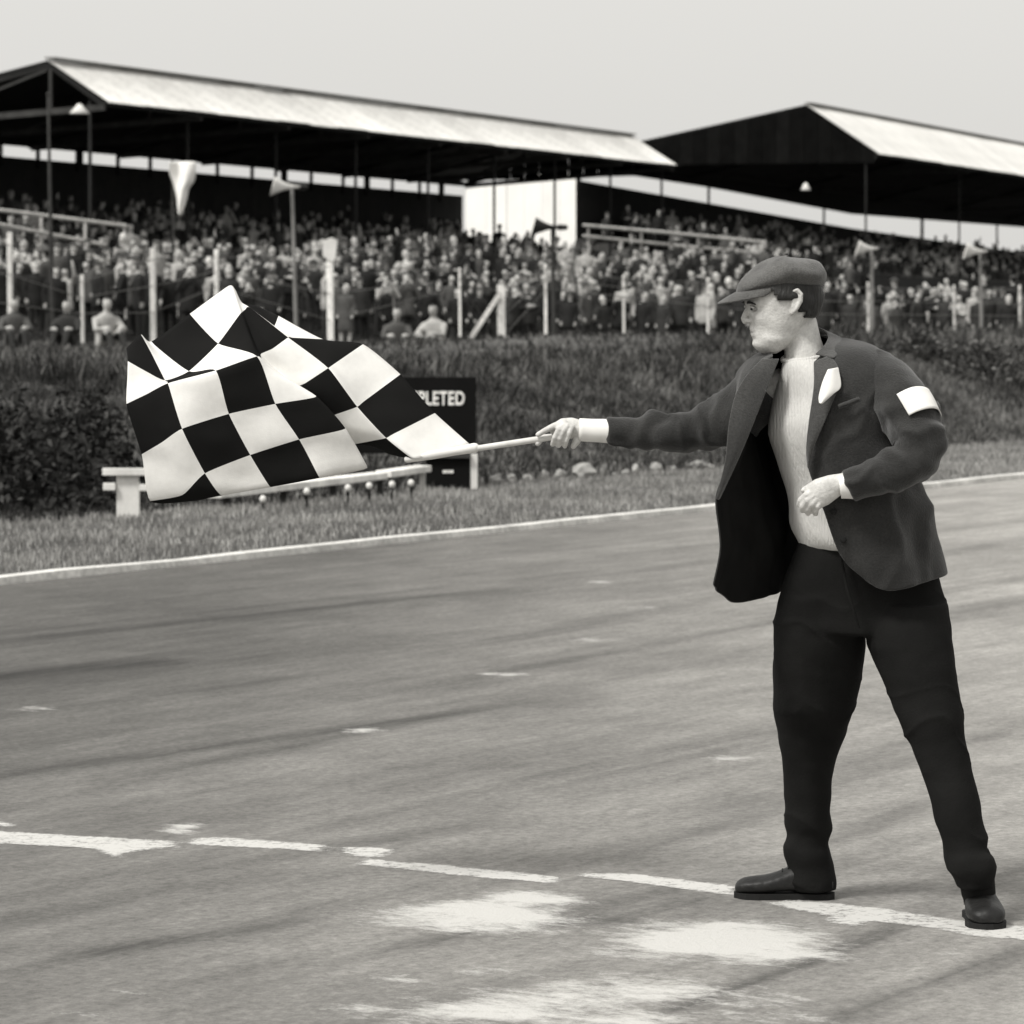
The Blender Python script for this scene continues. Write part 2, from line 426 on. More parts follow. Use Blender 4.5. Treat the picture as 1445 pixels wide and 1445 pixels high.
# painted start line: irregular hand painted strips, 4 mm above the road
def paint_material():
    m = bpy.data.materials.new('road_paint'); m.use_nodes = True
    n = m.node_tree; L = n.links.new; b = n.nodes['Principled BSDF']; b.inputs['Roughness'].default_value = 0.8
    b.inputs['Base Color'].default_value = grey(0.56)
    tc = n.nodes.new('ShaderNodeTexCoord'); tot = None
    at = n.nodes.new('ShaderNodeAttribute'); at.attribute_name = 'cover'; tot = at.outputs['Fac']
    for sc, amp in ((7, 0.55), (38, 0.75)):
        t = n.nodes.new('ShaderNodeTexNoise'); t.inputs['Scale'].default_value = sc; t.inputs['Detail'].default_value = 5; t.inputs['Roughness'].default_value = 0.75
        L(tc.outputs['Object'], t.inputs['Vector'])
        r = n.nodes.new('ShaderNodeMapRange'); r.inputs['From Min'].default_value = 0.3; r.inputs['From Max'].default_value = 0.7
        r.inputs['To Min'].default_value = -amp/2; r.inputs['To Max'].default_value = amp/2; L(t.outputs['Fac'], r.inputs['Value'])
        a = n.nodes.new('ShaderNodeMath'); a.operation = 'ADD'; L(tot, a.inputs[0]); L(r.outputs[0], a.inputs[1]); tot = a.outputs[0]
    al = n.nodes.new('ShaderNodeMapRange'); al.inputs['From Min'].default_value = 0.46; al.inputs['From Max'].default_value = 0.98; al.inputs['To Max'].default_value = 0.92
    L(tot, al.inputs['Value']); L(al.outputs[0], b.inputs['Alpha'])
    return m
M['road_paint'] = paint_material()
polys = [
 ([(-30,1158),(8,1160),(24,1166),(10,1170)], None),
 ([(-30,1171),(120,1180),(252,1187)], [(-30,1190),(100,1196),(135,1199),(150,1209),(166,1212),(192,1203),(252,1196)]),
 ([(266,1184),(300,1181),(380,1186),(462,1193)], [(270,1193),(380,1198),(462,1203)]),
 ([(478,1196),(520,1195),(562,1200),(548,1208)], [(482,1205),(520,1212)]),
 ([(512,1212),(600,1219),(700,1228),(796,1238)], [(500,1221),(560,1227),(680,1239),(785,1248)]),
 ([(822,1231),(900,1234),(1000,1246),(1045,1252)], [(815,1238),(870,1243),(960,1255),(1045,1266)]),
 ([(1080,1273),(1120,1270),(1180,1275),(1260,1284),(1362,1300),(1480,1311)], [(1080,1276),(1130,1287),(1170,1292),(1166,1303),(1206,1308),(1240,1301),(1302,1309),(1364,1321),(1480,1331)]),
]
tl = np.arange(-8.75, -6.9, 0.013); ql = np.arange(-11.2, -5.2, 0.024)
LT, LQ = np.meshgrid(tl, ql)
lx = A0.x + TD.x*LT + TQ.x*LQ; ly = A0.y + TD.y*LT + TQ.y*LQ
ipx = CX + F*lx/ly; ipy = HZ + F*CH/ly
cover = np.zeros_like(LT)
for top, bot in polys:
    pts = top + (bot[::-1] if bot else [])
    ins = np.zeros(LT.shape, bool); j = len(pts)-1
    for i in range(len(pts)):
        (xi, yi), (xj, yj) = pts[i], pts[j]
        c_ = ((yi > ipy) != (yj > ipy)) & (ipx < (xj-xi)*(ipy-yi)/(yj-yi+1e-9)+xi); ins ^= c_; j = i
    cover = np.maximum(cover, ins.astype(float))
for _ in range(3):                                   # feather the edges of the paint
    cover = (np.roll(cover, 1, 0)+np.roll(cover, -1, 0)+np.roll(cover, 1, 1)+np.roll(cover, -1, 1)+2*cover)/6
nq_, nt_ = LT.shape
fs = [f for f in grid_faces(nq_, nt_) if cover.flat[f[0]] > 0.02 or cover.flat[f[2]] > 0.02]
used = sorted({i for f in fs for i in f}); remap = {u: k for k, u in enumerate(used)}
o = mesh('start_line', [(lx.flat[i], ly.flat[i], 0.0015) for i in used], [tuple(remap[i] for i in f) for f in fs], [M['road_paint']])
at = o.data.attributes.new('cover', 'FLOAT', 'POINT'); at.data.foreach_set('value', np.array([cover.flat[i] for i in used], np.float32))
tag(o, kind='structure')

# low whitewashed kerb along the far edge
mb = MB(); n_ = 150
rings = []
for i in range(n_):
    t = -30 + i*0.6
    hgt = 0.04 + 0.012*mnoise.noise(Vector((t*0.8, 0, 0))) + 0.006*mnoise.noise(Vector((t*3, 5, 0)))
    dq = 0.015*mnoise.noise(Vector((t*0.7, 9, 0)))
    rings.append([from_tq(t, 0.0+dq, -0.03), from_tq(t, 0.012+dq, hgt), from_tq(t, 0.10+dq, hgt+0.004), from_tq(t, 0.12+dq, -0.03)])
mb.loft(rings)
o = mb.build('kerb', M['kerb']); tag(o, kind='structure')

# ---------------------------------------------------------------- grass
def blades(name, n, trange, qrange, h, w, mats, probs, lean=0.35, keep=None, bias=None):
    t = RNG.uniform(*trange, n); q = RNG.uniform(*qrange, n)
    if keep is not None:
        k = keep(t, q); t = t[k]; q = q[k]; n = len(t)
    x = A0.x + TD.x*t + TQ.x*q; y = A0.y + TD.y*t + TQ.y*q
    z = terrain(x, y) - 0.02
    clump = 0.5 + 0.5*wob(x, y, 3.1, 4.0) + 0.35*wob(x, y, 9.0, 1.0)
    hh = RNG.uniform(h[0], h[1], n)*(0.55 + 0.75*np.clip(clump, 0, 1.3))
    ww = RNG.uniform(w[0], w[1], n)
    an = RNG.uniform(0, 2*math.pi, n); le = RNG.uniform(0, lean, n)*hh; ld = RNG.uniform(0, 2*math.pi, n)
    ca, sa = np.cos(an)*ww/2, np.sin(an)*ww/2
    lx, ly = np.cos(ld)*le, np.sin(ld)*le
    v = np.empty((n, 5, 3))
    v[:,0] = np.stack([x-ca, y-sa, z], 1); v[:,1] = np.stack([x+ca, y+sa, z], 1)
    v[:,2] = np.stack([x+ca*.7+lx*.35, y+sa*.7+ly*.35, z+hh*.6], 1); v[:,3] = np.stack([x-ca*.7+lx*.35, y-sa*.7+ly*.35, z+hh*.6], 1)
    v[:,4] = np.stack([x+lx, y+ly, z+hh], 1)
    me = bpy.data.meshes.new(name)
    me.vertices.add(n*5); me.vertices.foreach_set('co', v.ravel())
    base = (np.arange(n)*5)[:, None]
    loops = (base + np.array([0,1,2,3, 3,2,4])).ravel()
    me.loops.add(n*7); me.loops.foreach_set('vertex_index', loops.astype(np.int32))
    me.polygons.add(n*2)
    st = ((np.arange(n)*7)[:, None] + np.array([0, 4])).ravel(); me.polygons.foreach_set('loop_start', st.astype(np.int32))
    patch = wob(x, y, 1.1, 7.0)*0.35 + (bias(t, q) if bias is not None else 0.0)
    mi = np.searchsorted(np.cumsum(probs), np.clip(RNG.uniform(0, 1, n)+patch*0.6, 0, 0.999)); me.polygons.foreach_set('material_index', np.repeat(np.clip(mi, 0, len(mats)-1), 2).astype(np.int32))
    me.update(calc_edges=True); me.validate()
    return link(name, me, None, mats)
o = blades('verge_grass', 150000, (-6, 24), (0.06, 4.4), (0.03, 0.085), (0.006, 0.014), [M['grass_b'], M['grass_a'], M['grass_c']], [.3, .4, .3])
tag(o, 'short mown grass on the strip between white kerb and bank', 'grass', kind='stuff')
o = blades('bank_grass', 170000, (-2, 40), (3.2, 9.5), (0.035, 0.17), (0.008, 0.020), [M['rough_b'], M['rough_a'], M['rough_c']], [.35, .4, .25], lean=1.3, bias=lambda t, q: np.clip((t-19)/24, -.75, .75) + 0.55*wob(t, q, 1.5, 3.0))
tag(o, 'long rough grass covering the bank behind the track', 'grass', kind='stuff')

o = blades('plateau_grass', 240000, (-2, 90), (9.0, 60), (0.04, 0.14), (0.02, 0.05), [M['rough_b'], M['rough_a'], M['rough_c']], [.3, .35, .35], lean=0.6,
           keep=lambda t, q: (A0.y + TD.y*t + TQ.y*q < np.interp(A0.x + TD.x*t + TQ.x*q, [-14, -10.5, -8.4, -4.4, -0.3, 14], [70, 75, 80, 85, 91, 96])) & (np.abs(A0.x + TD.x*t + TQ.x*q) < 0.15*(A0.y + TD.y*t + TQ.y*q)))
tag(o, 'tufted grass on the flat ground between bank brow and fence', 'grass', kind='stuff')

o = blades('bank_weeds', 90000, (-2, 40), (6.2, 11.0), (0.12, 0.34), (0.010, 0.024), [M['rough_b'], M['rough_a'], M['rough_c']], [.4, .35, .25], lean=0.9,
           keep=lambda t, q: wob(t*1.0, q*1.0, 2.2, 5.0) + 0.6*wob(t, q, 0.8, 1.5) > 0.42)
tag(o, 'tall ragged weeds in clumps along the brow of the bank', 'weeds', kind='stuff')

# dark scrub on the bank: each bush many small leaves on twigs
def scrub(px, py_base, q, wid, hgt, label, n=2600, mats=('rough_b', 'rough_a')):
    # stand the bush on the bank at column px with offset q from the track edge
    k = (px - CX)/F
    # solve point on the line q = const seen at column px
    bx = A0 + TQ*q
    t = (k*bx.y - bx.x)/(TD.x - k*TD.y)
    c = bx + TD*t; z0 = float(terrain(c.x, c.y)) - 0.03
    root = empty('scrub_bush', (c.x, c.y, z0), label, 'bush', 'dark scrub on the bank')
    u = RNG.normal(0, 1, (n, 3)); u /= np.linalg.norm(u, axis=1)[:, None]
    r = RNG.uniform(0.35, 1.0, n)**0.5
    p = u*r[:, None]; p[:, 2] = np.abs(p[:, 2])
    lump = np.array([1 + 0.35*mnoise.noise(Vector(x)*2.3 + Vector((px, 0, 0))) for x in u])
    p *= lump[:, None]; p *= np.array([wid/2, wid/2*0.8, hgt])
    s = RNG.uniform(0.018, 0.05, n)
    d1 = RNG.normal(0, 1, (n, 3)); d1 /= np.linalg.norm(d1, axis=1)[:, None]
    d2 = np.cross(d1, RNG.normal(0, 1, (n, 3))); d2 /= np.linalg.norm(d2, axis=1)[:, None]
    v = np.stack([p - d1*s[:, None], p + d2*s[:, None]*0.45, p + d1*s[:, None], p - d2*s[:, None]*0.45], 1).reshape(-1, 3)
    f = [(4*i, 4*i+1, 4*i+2, 4*i+3) for i in range(n)]
    mesh('foliage', v, f, [M[mats[0]], M[mats[1]]], root, midx=[int(x) for x in (RNG.uniform(0, 1, n) > 0.75)])
    mb = MB()
    for i in range(9):
        a = i*0.7; e = Vector((math.cos(a)*wid*0.3, math.sin(a)*wid*0.25, hgt*0.75))
        mb.tube([(0, 0, 0), e*0.5 + Vector((0, 0, 0.05)), e], [0.018, 0.012, 0.006], 5)
    mb.build('stem', M['rough_b'], root)
scrub(30, 700, 4.1, 1.5, 0.75, 'broad dark scrub bush at the foot of the bank left of the white post')
scrub(112, 700, 4.4, 1.0, 0.80, 'upright dark scrub bush on the bank just behind the white post')
scrub(-40, 700, 4.6, 1.4, 0.95, 'tall dark scrub bush on the bank away from the white post')
scrub(300, 640, 5.0, 1.3, 0.55, 'dark scrub bush on the bank behind the waved flag')
scrub(480, 620, 5.0, 1.2, 0.45, 'low dark scrub bush on the bank behind the scoreboard')
scrub(1395, 560, 5.6, 1.6, 0.55, 'low spreading scrub bush on the bank behind the flagman', n=2200, mats=('rough_a', 'rough_c'))
scrub(1290, 560, 6.6, 1.0, 0.40, 'small scrub bush on the bank beside the flagman shoulder', n=1500, mats=('rough_a', 'rough_c'))

# whitewashed stones along the foot of the bank
stones = [(700,668,20,22),(722,660,15,18),(745,672,16,16),(768,662,13,20),(790,655,20,22),(822,664,34,32),(852,660,12,28),(868,646,9,10),(884,664,16,13),(897,660,12,20),(925,656,18,22),(950,660,10,12),(985,655,26,22),(1003,660,12,14)]
for i, (px, py, w_, h_) in enumerate(stones):
    k = (px-CX)/F; bx = A0 + TQ*3.15; t = (k*bx.y-bx.x)/(TD.x-k*TD.y); c = bx + TD*t
    sc = c.y/F; a, b_ = w_*sc/2, h_*sc/2
    bm = bmesh.new(); bmesh.ops.create_icosphere(bm, subdivisions=2, radius=1)
    for v_ in bm.verts:
        d_ = 1 + 0.6*mnoise.noise(v_.co*1.7 + Vector((i*7.3, 0, 0)))
        v_.co = Vector((v_.co.x*a*d_, v_.co.y*a*0.8*d_, v_.co.z*b_*0.75*d_))
    me = bpy.data.meshes.new('stone'); bm.to_mesh(me); bm.free()
    o = link('stone', me, None, [M['stone']]); o.location = (c.x, c.y, float(terrain(c.x, c.y)) + b_*0.62)
    o.rotation_euler = (0, 0, i*1.3)
    tag(o, 'pale whitewashed stone in the row along the foot of the bank', 'stone', 'pale stones along the foot of the bank')

# ---------------------------------------------------------------- scoreboard, rail and posts on the verge
def along(px, q):
    k = (px-CX)/F; bx = A0 + TQ*q; t = (k*bx.y-bx.x)/(TD.x-k*TD.y); c = bx + TD*t
    return Vector((c.x, c.y, float(terrain(c.x, c.y))))
# white T-shaped post
c = along(181, 3.0)
s_ = c.y/F
root = empty('marker_post', c, 'white wooden T-shaped marker post with double crossbar on the verge', 'post')
mb = MB(); mb.box((-0.085, -0.03, -0.1), (0.085, 0.03, 0.35)); mb.build('post', M['white_paint'], root, bevel=0.006)
mb = MB(); mb.box((-0.185, -0.075, 0.33), (0.20, -0.033, 0.385)); mb.build('crossbar', M['white_paint'], root, bevel=0.005)
mb = MB(); mb.box((-0.18, -0.073, 0.22), (-0.088, -0.033, 0.275)); mb.build('crossbar', M['white_paint'], root, bevel=0.005)
mb = MB(); mb.box((0.088, -0.073, 0.215), (0.26, -0.033, 0.265)); mb.build('crossbar', M['white_paint'], root, bevel=0.005)
mb = MB(); mb.box((0.088, -0.06, 0.285), (0.16, -0.035, 0.325)); mb.build('bracket', M['dark_board'], root)
# long low white bench of two planks behind the flag
def rail_pt(px, py, q):
    c = along(px, q); return Vector((c.x, c.y, CH-(py-HZ)/F*c.y))
root = empty('low_bench', along(450, 3.1), 'long low white plank bench on short legs behind the waved flag', 'bench')
inv = root.location
for (a, b_) in (((300, 698), (536, 671)), ((541, 669), (598, 661))):
    pa = rail_pt(*a, 3.1) - inv; pb = rail_pt(*b_, 3.1) - inv
    mb = MB(); mb.bar(pa, pb, 0.16, 0.055); mb.build('plank', M['weathered_white'], root, bevel=0.006)
for px in (320, 400, 470, 536, 596):
    c = along(px, 3.1); ytop = np.interp(px, [300, 536, 598], [698, 671, 661])
    z = CH-(ytop-HZ)/F*c.y
    mb = MB(); mb.bar(Vector((c.x, c.y+0.03, c.z-0.05))-inv, Vector((c.x, c.y+0.03, z-0.03))-inv, 0.05, 0.10)
    mb.build('leg', M['timber_grey'] if px != 596 else M['weathered_white'], root)
# small white knobs on stakes in front of the bench
for px, py in ((371, 708), (433, 697), (491, 692), (521, 689), (553, 687), (580, 685)):
    c = along(px, 2.55); z = CH-(py-HZ)/F*c.y
    root = empty('marker_stake', c, 'short dark stake with a round white knob in front of low bench', 'stake', 'white knobbed stakes in front of the bench')
    h = z - c.z
    mb = MB(); mb.tube([(0, 0, -0.08), (0, 0, max(h, 0.06))], [0.012, 0.010], 6); mb.build('stake', M['dark_board'], root)
    mb = MB(); mb.ball((0, 0, max(h, 0.06)+0.02), (0.026, 0.024, 0.030), 8); mb.build('knob', M['white_paint'], root, smooth=True)
# black scoreboard
Yb = along(620, 3.3).y
bl = P(470, 643, Yb); br = P(672, 643, Yb); zt = P(600, 532, Yb).z; zb = P(600, 640, Yb).z
cb = along(620, 3.3)
root = empty('scoreboard', (0, Yb, cb.z), 'black lap scoreboard lettered in white standing on the verge', 'scoreboard')
iv = root.location
mb = MB(); mb.box((bl.x, -0.02, zb-iv.z), (br.x, 0.02, zt-iv.z)); mb.build('board', M['dark_board'], root, bevel=0.004)
mb = MB(); x0 = P(601, 0, Yb).x; x1 = P(663, 0, Yb).x
mb.box((x0, -0.06, -0.05), (x1, 0.10, P(0, 646, Yb).z-iv.z)); mb.build('number_box', M['dark_board'], root, bevel=0.004)
mb = MB(); x0 = P(664, 0, Yb).x; x1 = P(674, 0, Yb).x
mb.box((x0, -0.05, P(0, 688, Yb).z-iv.z-0.1), (x1, -0.022, P(0, 640, Yb).z-iv.z)); mb.build('post', M['white_paint'], root, bevel=0.003)
mb = MB(); x0 = P(596, 0, Yb).x; x1 = P(664, 0, Yb).x
mb.box((x0, -0.10, P(0, 646, Yb).z-iv.z+0.002), (x1, -0.024, P(0, 640, Yb).z-iv.z)); mb.build('ledge', M['timber_grey'], root)
mb = MB(); mb.box((P(480, 0, Yb).x, -0.02, -0.1), (P(488, 0, Yb).x, 0.02, zb-iv.z)); mb.build('support', M['dark_board'], root)
mb = MB(); mb.box((P(625, 0, Yb).x, -0.066, P(0, 667, Yb).z-iv.z), (P(640, 0, Yb).x, -0.061, P(0, 663, Yb).z-iv.z)); mb.build('plate', M['letter'], root)
cu = bpy.data.curves.new('lettering', 'FONT'); cu.body = 'COMPLETED'; cu.align_x = 'RIGHT'; cu.size = 0.165; cu.extrude = 0.0015; cu.offset = 0.004
cu.space_character = 1.05
to = bpy.data.objects.new('lettering', cu); COL.objects.link(to)
bpy.context.view_layer.update()
dg = bpy.context.evaluated_depsgraph_get(); me = bpy.data.meshes.new_from_object(to.evaluated_get(dg)); bpy.data.objects.remove(to)
o = link('lettering', me, root, [M['letter']])
o.rotation_euler = (R(90), 0, 0); pz = P(656, 571, Yb)
o.scale = (0.70, 1.0, 1.0)
o.location = (pz.x, -0.024, pz.z-iv.z)

# ---------------------------------------------------------------- wire fence in front of the crowd
def fence_y(x): return float(np.interp(x, [-14, -10.5, -8.4, -4.4, -0.3, 14], [70, 75, 79, 84, 90, 95]))
def at_line(px):
    Y = 85.0
    for _ in range(30): Y = fence_y((px-CX)/F*Y)
    return Y
root = empty('wire_fence', (0, 85, 0.8), 'wire fence on whitewashed posts in front of the crowd on the bank', 'fence')
iv = root.location
fp = [(15, 328, 447, .085), (115, 388, 452, .06), (217, 350, 457, .10), (305, 352, 414, .08), (466, 360, 468, .12), (650, 378, 410, .05), (707, 402, 492, .16), (771, 372, 414, .06), (880, 388, 424, .05), (1000, 392, 440, .05), (1120, 400, 450, .05), (1225, 398, 452, .05), (1345, 402, 452, .05), (1440, 402, 454, .05), (-60, 322, 440, .09)]
tops = []
for px, y0, y1, w_ in sorted(fp):
    Y = at_line(px); a = P(px, y0, Y); b_ = P(px, y1, Y); gz = float(terrain(b_.x, b_.y)) - 0.15
    off = random.uniform(-0.03, 0.03)
    mb = MB(); mb.bar(Vector((b_.x+off+0.02, Y, min(gz, b_.z))) - iv, Vector((a.x+off, Y, a.z)) - iv, w_*1.25, w_*1.25, up=Vector((0, 1, 0)))
    mb.build('post', M['weathered_white'], root, bevel=0.012)
    tops.append((Vector((a.x, Y-w_/2-0.012, a.z)), Vector((b_.x, Y-w_/2-0.012, b_.z))))
Y = at_line(707)
mb = MB(); a = P(703, 418, Y-0.1); b_ = P(664, 478, Y-0.1); b2 = b_ + (b_-a).normalized()*0.5
mb.bar(a-iv, b2-iv, 0.12, 0.12, up=Vector((0, 1, 0))); mb.build('brace', M['weathered_white'], root, bevel=0.01)
for fr in (0.15, 0.5, 0.85):
    mb = MB()
    mb.tube([(tp*(1-fr)+bt*fr)-iv for tp, bt in tops], [0.010]*len(tops), 5)
    mb.build('wire', M['wire'], root)
Y = at_line(466); mb = MB(); a = P(466, 352, Y-0.12)-iv
mb.add([a+Vector(q) for q in ((-.17,0,-.16),(.05,0,-.30),(.12,0,-.2),(.17,.02,.22),(.02,0,.28),(-.18,.01,.2),(-.17,.04,-.16),(.05,.04,-.30),(.12,.04,-.2),(.17,.06,.22),(.02,.04,.28),(-.18,.05,.2))],
       [(5,4,3,2,1,0),(6,7,8,9,10,11),(0,1,7,6),(1,2,8,7),(2,3,9,8),(3,4,10,9),(4,5,11,10),(5,0,6,11)])
o = mb.build('notice', M['white_paint'], root)

# ---------------------------------------------------------------- loudspeaker poles
def speaker_pole(px, ytop, ybot, Y, dirx, tone, label, horn=0.42, grp='loudspeaker poles among the crowd', tilt=0.02):
    a = P(px, ytop, Y); b_ = P(px, ybot, Y); gz = float(terrain(b_.x, b_.y)) - 0.2
    root = empty('loudspeaker_pole', (b_.x, Y, gz), label, 'loudspeaker', grp)
    h = a.z-gz
    mb = MB(); mb.tube([(tilt*h, 0, 0), (tilt*h*0.5, 0, h*0.5), (0, 0, h)], [0.05, 0.045, 0.035], 8); mb.build('pole', M['steel_grey'] if tone == 'pale' else M['timber_grey'], root, smooth=True)
    if horn:
        mb = MB(); n = 16; rings = []
        for s_, r_ in ((0, .06), (.25, .08), (.5, .15), (.75, .27), (.95, .40), (1.0, .44), (.97, .41), (.75, .24), (.5, .12)):
            rings.append([Vector((dirx*(s_-0.3)*horn*1.3, -s_*horn*0.55, 0.0)) + Vector((r_*horn*0.9*math.sin(2*math.pi*k/n)*0.35, r_*horn*math.cos(2*math.pi*k/n)*0.6, r_*horn*math.sin(2*math.pi*k/n)*1.1)) for k in range(n)])
        mb.loft(rings); 
        o = mb.build('horn', M['white_paint'] if tone == 'pale' else M['dark_metal'], root, smooth=True); o.location = (0, -0.05, h+0.02)
        mb = MB(); mb.tube([(dirx*-0.35*horn, 0.05, h+.02), (dirx*-0.65*horn, 0.1, h+.02)], [0.07, 0.06], 10); mb.build('driver', M['dark_metal'], root, smooth=True)
speaker_pole(412, 265, 470, 78, -1, 'pale', 'tall pole with white loudspeaker horn turned away from the white pennant', 0.44, tilt=0.03)
speaker_pole(779, 322, 500, 80, -1, 'dark', 'pole with dark loudspeaker horn in front of the open stand end', 0.46)
speaker_pole(1230, 352, 470, 88, -1, 'pale', 'pole with small white loudspeaker horn behind the flagman cap', 0.42, tilt=0.01)
speaker_pole(1383, 356, 465, 92, -1, 'pale', 'pole with white loudspeaker horn beside the far grandstand front', 0.46, tilt=0.02)
b_ = P(70, 445, 79); gz = float(terrain(b_.x, 79))-0.2
root = empty('flag_pole', (b_.x, 79, gz), 'tall bare thin pole rising above the crowd in front of stand gable', 'pole')
a = P(66, 135, 79); mb = MB(); mb.tube([(0.08, 0, 0), (0.02, 0, (a.z-gz)*.5), (-0.03, 0, a.z-gz)], [.05, .042, .03], 8); mb.build('shaft', M['timber_grey'], root, smooth=True)
mb = MB(); mb.ball((-0.03, 0, a.z-gz+.03), .05, 8); mb.build('finial', M['timber_grey'], root, smooth=True)
# white pennant on its pole
Yp = 92.0; b_ = P(247, 440, Yp); gz = float(terrain(b_.x, Yp)) - 0.2
root = empty('pennant', (b_.x, Yp, gz), 'limp white pennant hanging on a thin pole in front of the stand', 'flag')
a = P(243, 226, Yp)
mb = MB(); mb.tube([(0, 0, 0), (a.x-b_.x, 0, a.z-gz)], [.035, .025], 8); mb.build('pole', M['timber_grey'], root)
ctrl = []
for y_, x0, x1 in ((228, 240, 276), (243, 239, 276), (256, 243, 273), (266, 246, 266), (280, 249, 263), (292, 250, 260), (304, 252, 256)):
    p0 = P(x0, y_, Yp-.08); p1 = P(x1, y_, Yp-.1)
    ctrl.append([p0 + (p1-p0)*s_ + Vector((0, 0.10*math.sin(s_*7+y_*.05), 0)) - root.location for s_ in (0, .33, .66, 1)])
g_ = spline_grid(ctrl, 4, 4); r_, c_ = g_.shape[:2]
o = mesh('cloth', g_.reshape(-1, 3), grid_faces(r_, c_), [M['pennant_cloth']], root, True)
o.modifiers.new('s', 'SOLIDIFY').thickness = 0.01

# ---------------------------------------------------------------- grandstands
U = Vector((0.365, 0.931, 0)).normalized(); N = Vector((U.y, -U.x, 0))
def stand(org, length, wf, wb, z_ridge, z_front, zb0, zb1, gap, floor_front, rise, label, s_start=0.0, posts=2.4, drop=0.0, panel=2.0, gable=False, roofm='roof'):
    root = empty('grandstand', (org.x, org.y, 0), label, 'grandstand')
    def L(s, w, z): return U*s + N*w + Vector((0, 0, z))
    n = int(length/panel)
    # front roof slope: corrugated sheets, one part each (meshes shared)
    sw = length/n
    proto = None
    for i in range(n):
        s0 = i*sw
        if proto is None:
            m_ = 18; v = []; f = []
            for j in range(m_+1):
                s_ = (sw*1.01)*j/m_; cz = 0.018*math.sin(j*math.pi)  + (0.018 if j % 2 else -0.018)
                for (w_, z_) in ((-0.05, z_ridge+0.02), (wf+0.12, z_front-0.08)):
                    v += [L(s_, w_, z_+cz), L(s_, w_, z_+cz-0.012)]
            for j in range(m_):
                a = j*4; b_ = a+4
                f += [(a, a+2, b_+2, b_), (a+1, b_+1, b_+3, a+3), (a+2, a+3, b_+3, b_+2)]
            proto = mesh('roof_panel', v, f, [M[roofm]], root)
            o = proto
        else:
            o = proto.copy(); COL.objects.link(o); o.parent = root
        o.location = U*s0 + Vector((0, 0, random.uniform(-0.015, 0.015) - drop*s0*0.3))
    # ridge cap, rear roof, dark boarded underside
    mb = MB(); mb.bar(L(0, 0, z_ridge+0.06), L(length, 0, z_ridge+0.06 - drop*length*.3), 0.3, 0.05); mb.build('ridge_cap', M['steel_grey'], root)
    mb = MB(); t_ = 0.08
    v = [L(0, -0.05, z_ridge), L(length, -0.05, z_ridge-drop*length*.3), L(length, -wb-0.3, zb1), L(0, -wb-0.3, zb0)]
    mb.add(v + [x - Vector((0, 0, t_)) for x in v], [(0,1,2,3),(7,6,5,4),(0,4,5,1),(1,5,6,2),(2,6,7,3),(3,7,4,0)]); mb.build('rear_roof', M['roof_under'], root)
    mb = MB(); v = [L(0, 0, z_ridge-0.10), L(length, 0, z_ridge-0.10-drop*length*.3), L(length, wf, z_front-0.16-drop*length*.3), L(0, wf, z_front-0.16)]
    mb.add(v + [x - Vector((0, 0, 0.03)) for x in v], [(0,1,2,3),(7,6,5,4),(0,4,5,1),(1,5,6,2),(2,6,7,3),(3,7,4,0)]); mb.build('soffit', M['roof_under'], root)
    # ceiling boarding at tie-beam level hides the sky under the roof
    # back wall with the daylight gap above it
    m_ = 40
    def zg(s): return np.interp(s, [g[0] for g in gap], [g[1] for g in gap]), np.interp(s, [g[0] for g in gap], [g[2] for g in gap])
    bw = 1.0; s = s_start; 
    while s < length - 0.01:
        s1 = min(s+bw*3, length); za = zg(s)[0]; zb_ = zg(s1)[0]
        mb = MB(); v = [L(s+.01, -wb, 0), L(s1-.01, -wb, 0), L(s1-.01, -wb, zb_), L(s+.01, -wb, za)]
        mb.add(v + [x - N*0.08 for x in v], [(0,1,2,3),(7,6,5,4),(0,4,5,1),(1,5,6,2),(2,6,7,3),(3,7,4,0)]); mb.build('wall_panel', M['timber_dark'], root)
        s = s1
    cuts = [s_start] + [g[0] for g in gap if s_start < g[0] < length] + [length]
    for sa_, sb_ in zip(cuts[:-1], cuts[1:]):
        mb = MB(); mb.bar(L(sa_, -wb+.02, zg(sa_)[1]+0.09), L(sb_, -wb+.02, zg(sb_)[1]+0.09), 0.12, 0.18); mb.build('wall_plate', M['timber_dark'], root)
        def zbk(x): return np.interp(x, [0, length], [zb0, zb1])-.04
        mb = MB(); v = [L(sa_, -wb, zg(sa_)[1]+.1), L(sb_, -wb, zg(sb_)[1]+.1), L(sb_, -wb, zbk(sb_)), L(sa_, -wb, zbk(sa_))]
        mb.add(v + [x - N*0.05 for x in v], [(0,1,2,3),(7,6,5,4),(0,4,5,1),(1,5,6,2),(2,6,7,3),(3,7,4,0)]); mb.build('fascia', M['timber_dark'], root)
    k = 0; s = 0.3
    while s < length:
        w_ = 0.34 if k % 3 == 0 else 0.09
        lo, hi = zg(s)
        mb = MB(); mb.bar(L(s, -wb+0.03, lo-0.3), L(s, -wb+0.03, hi+0.1), w_, 0.1, up=N); mb.build('post', M['timber_dark'], root)
        s += posts*random.uniform(0.85, 1.15); k += 1
    # front columns, tie beams, rafters, king posts
    nb = max(2, int(length/(15.0 if gable else 5.5))); 
    for i in range(nb+1):
        s = length*i/nb if i else 0.06
        dz = -drop*s*.3
        mb = MB(); mb.bar(L(s, wf-0.5, 1.0), L(s, wf-0.5, z_front+dz-0.05), 0.07, 0.07, up=N); mb.build('column', M['timber_dark'], root)
        mb = MB(); mb.bar(L(s, wf-0.06, z_front-.22+dz), L(s, -wb+.1, (zb0 if i == 0 else np.interp(s, [0, length], [zb0, zb1]))-.22), 0.10, 0.16); mb.build('tie_beam', M['timber_grey'], root)
        mb = MB(); mb.bar(L(s, 0, z_ridge-.15+dz), L(s, 0, z_front-.35+dz), 0.08, 0.08, up=N); mb.build('king_post', M['timber_grey'], root)
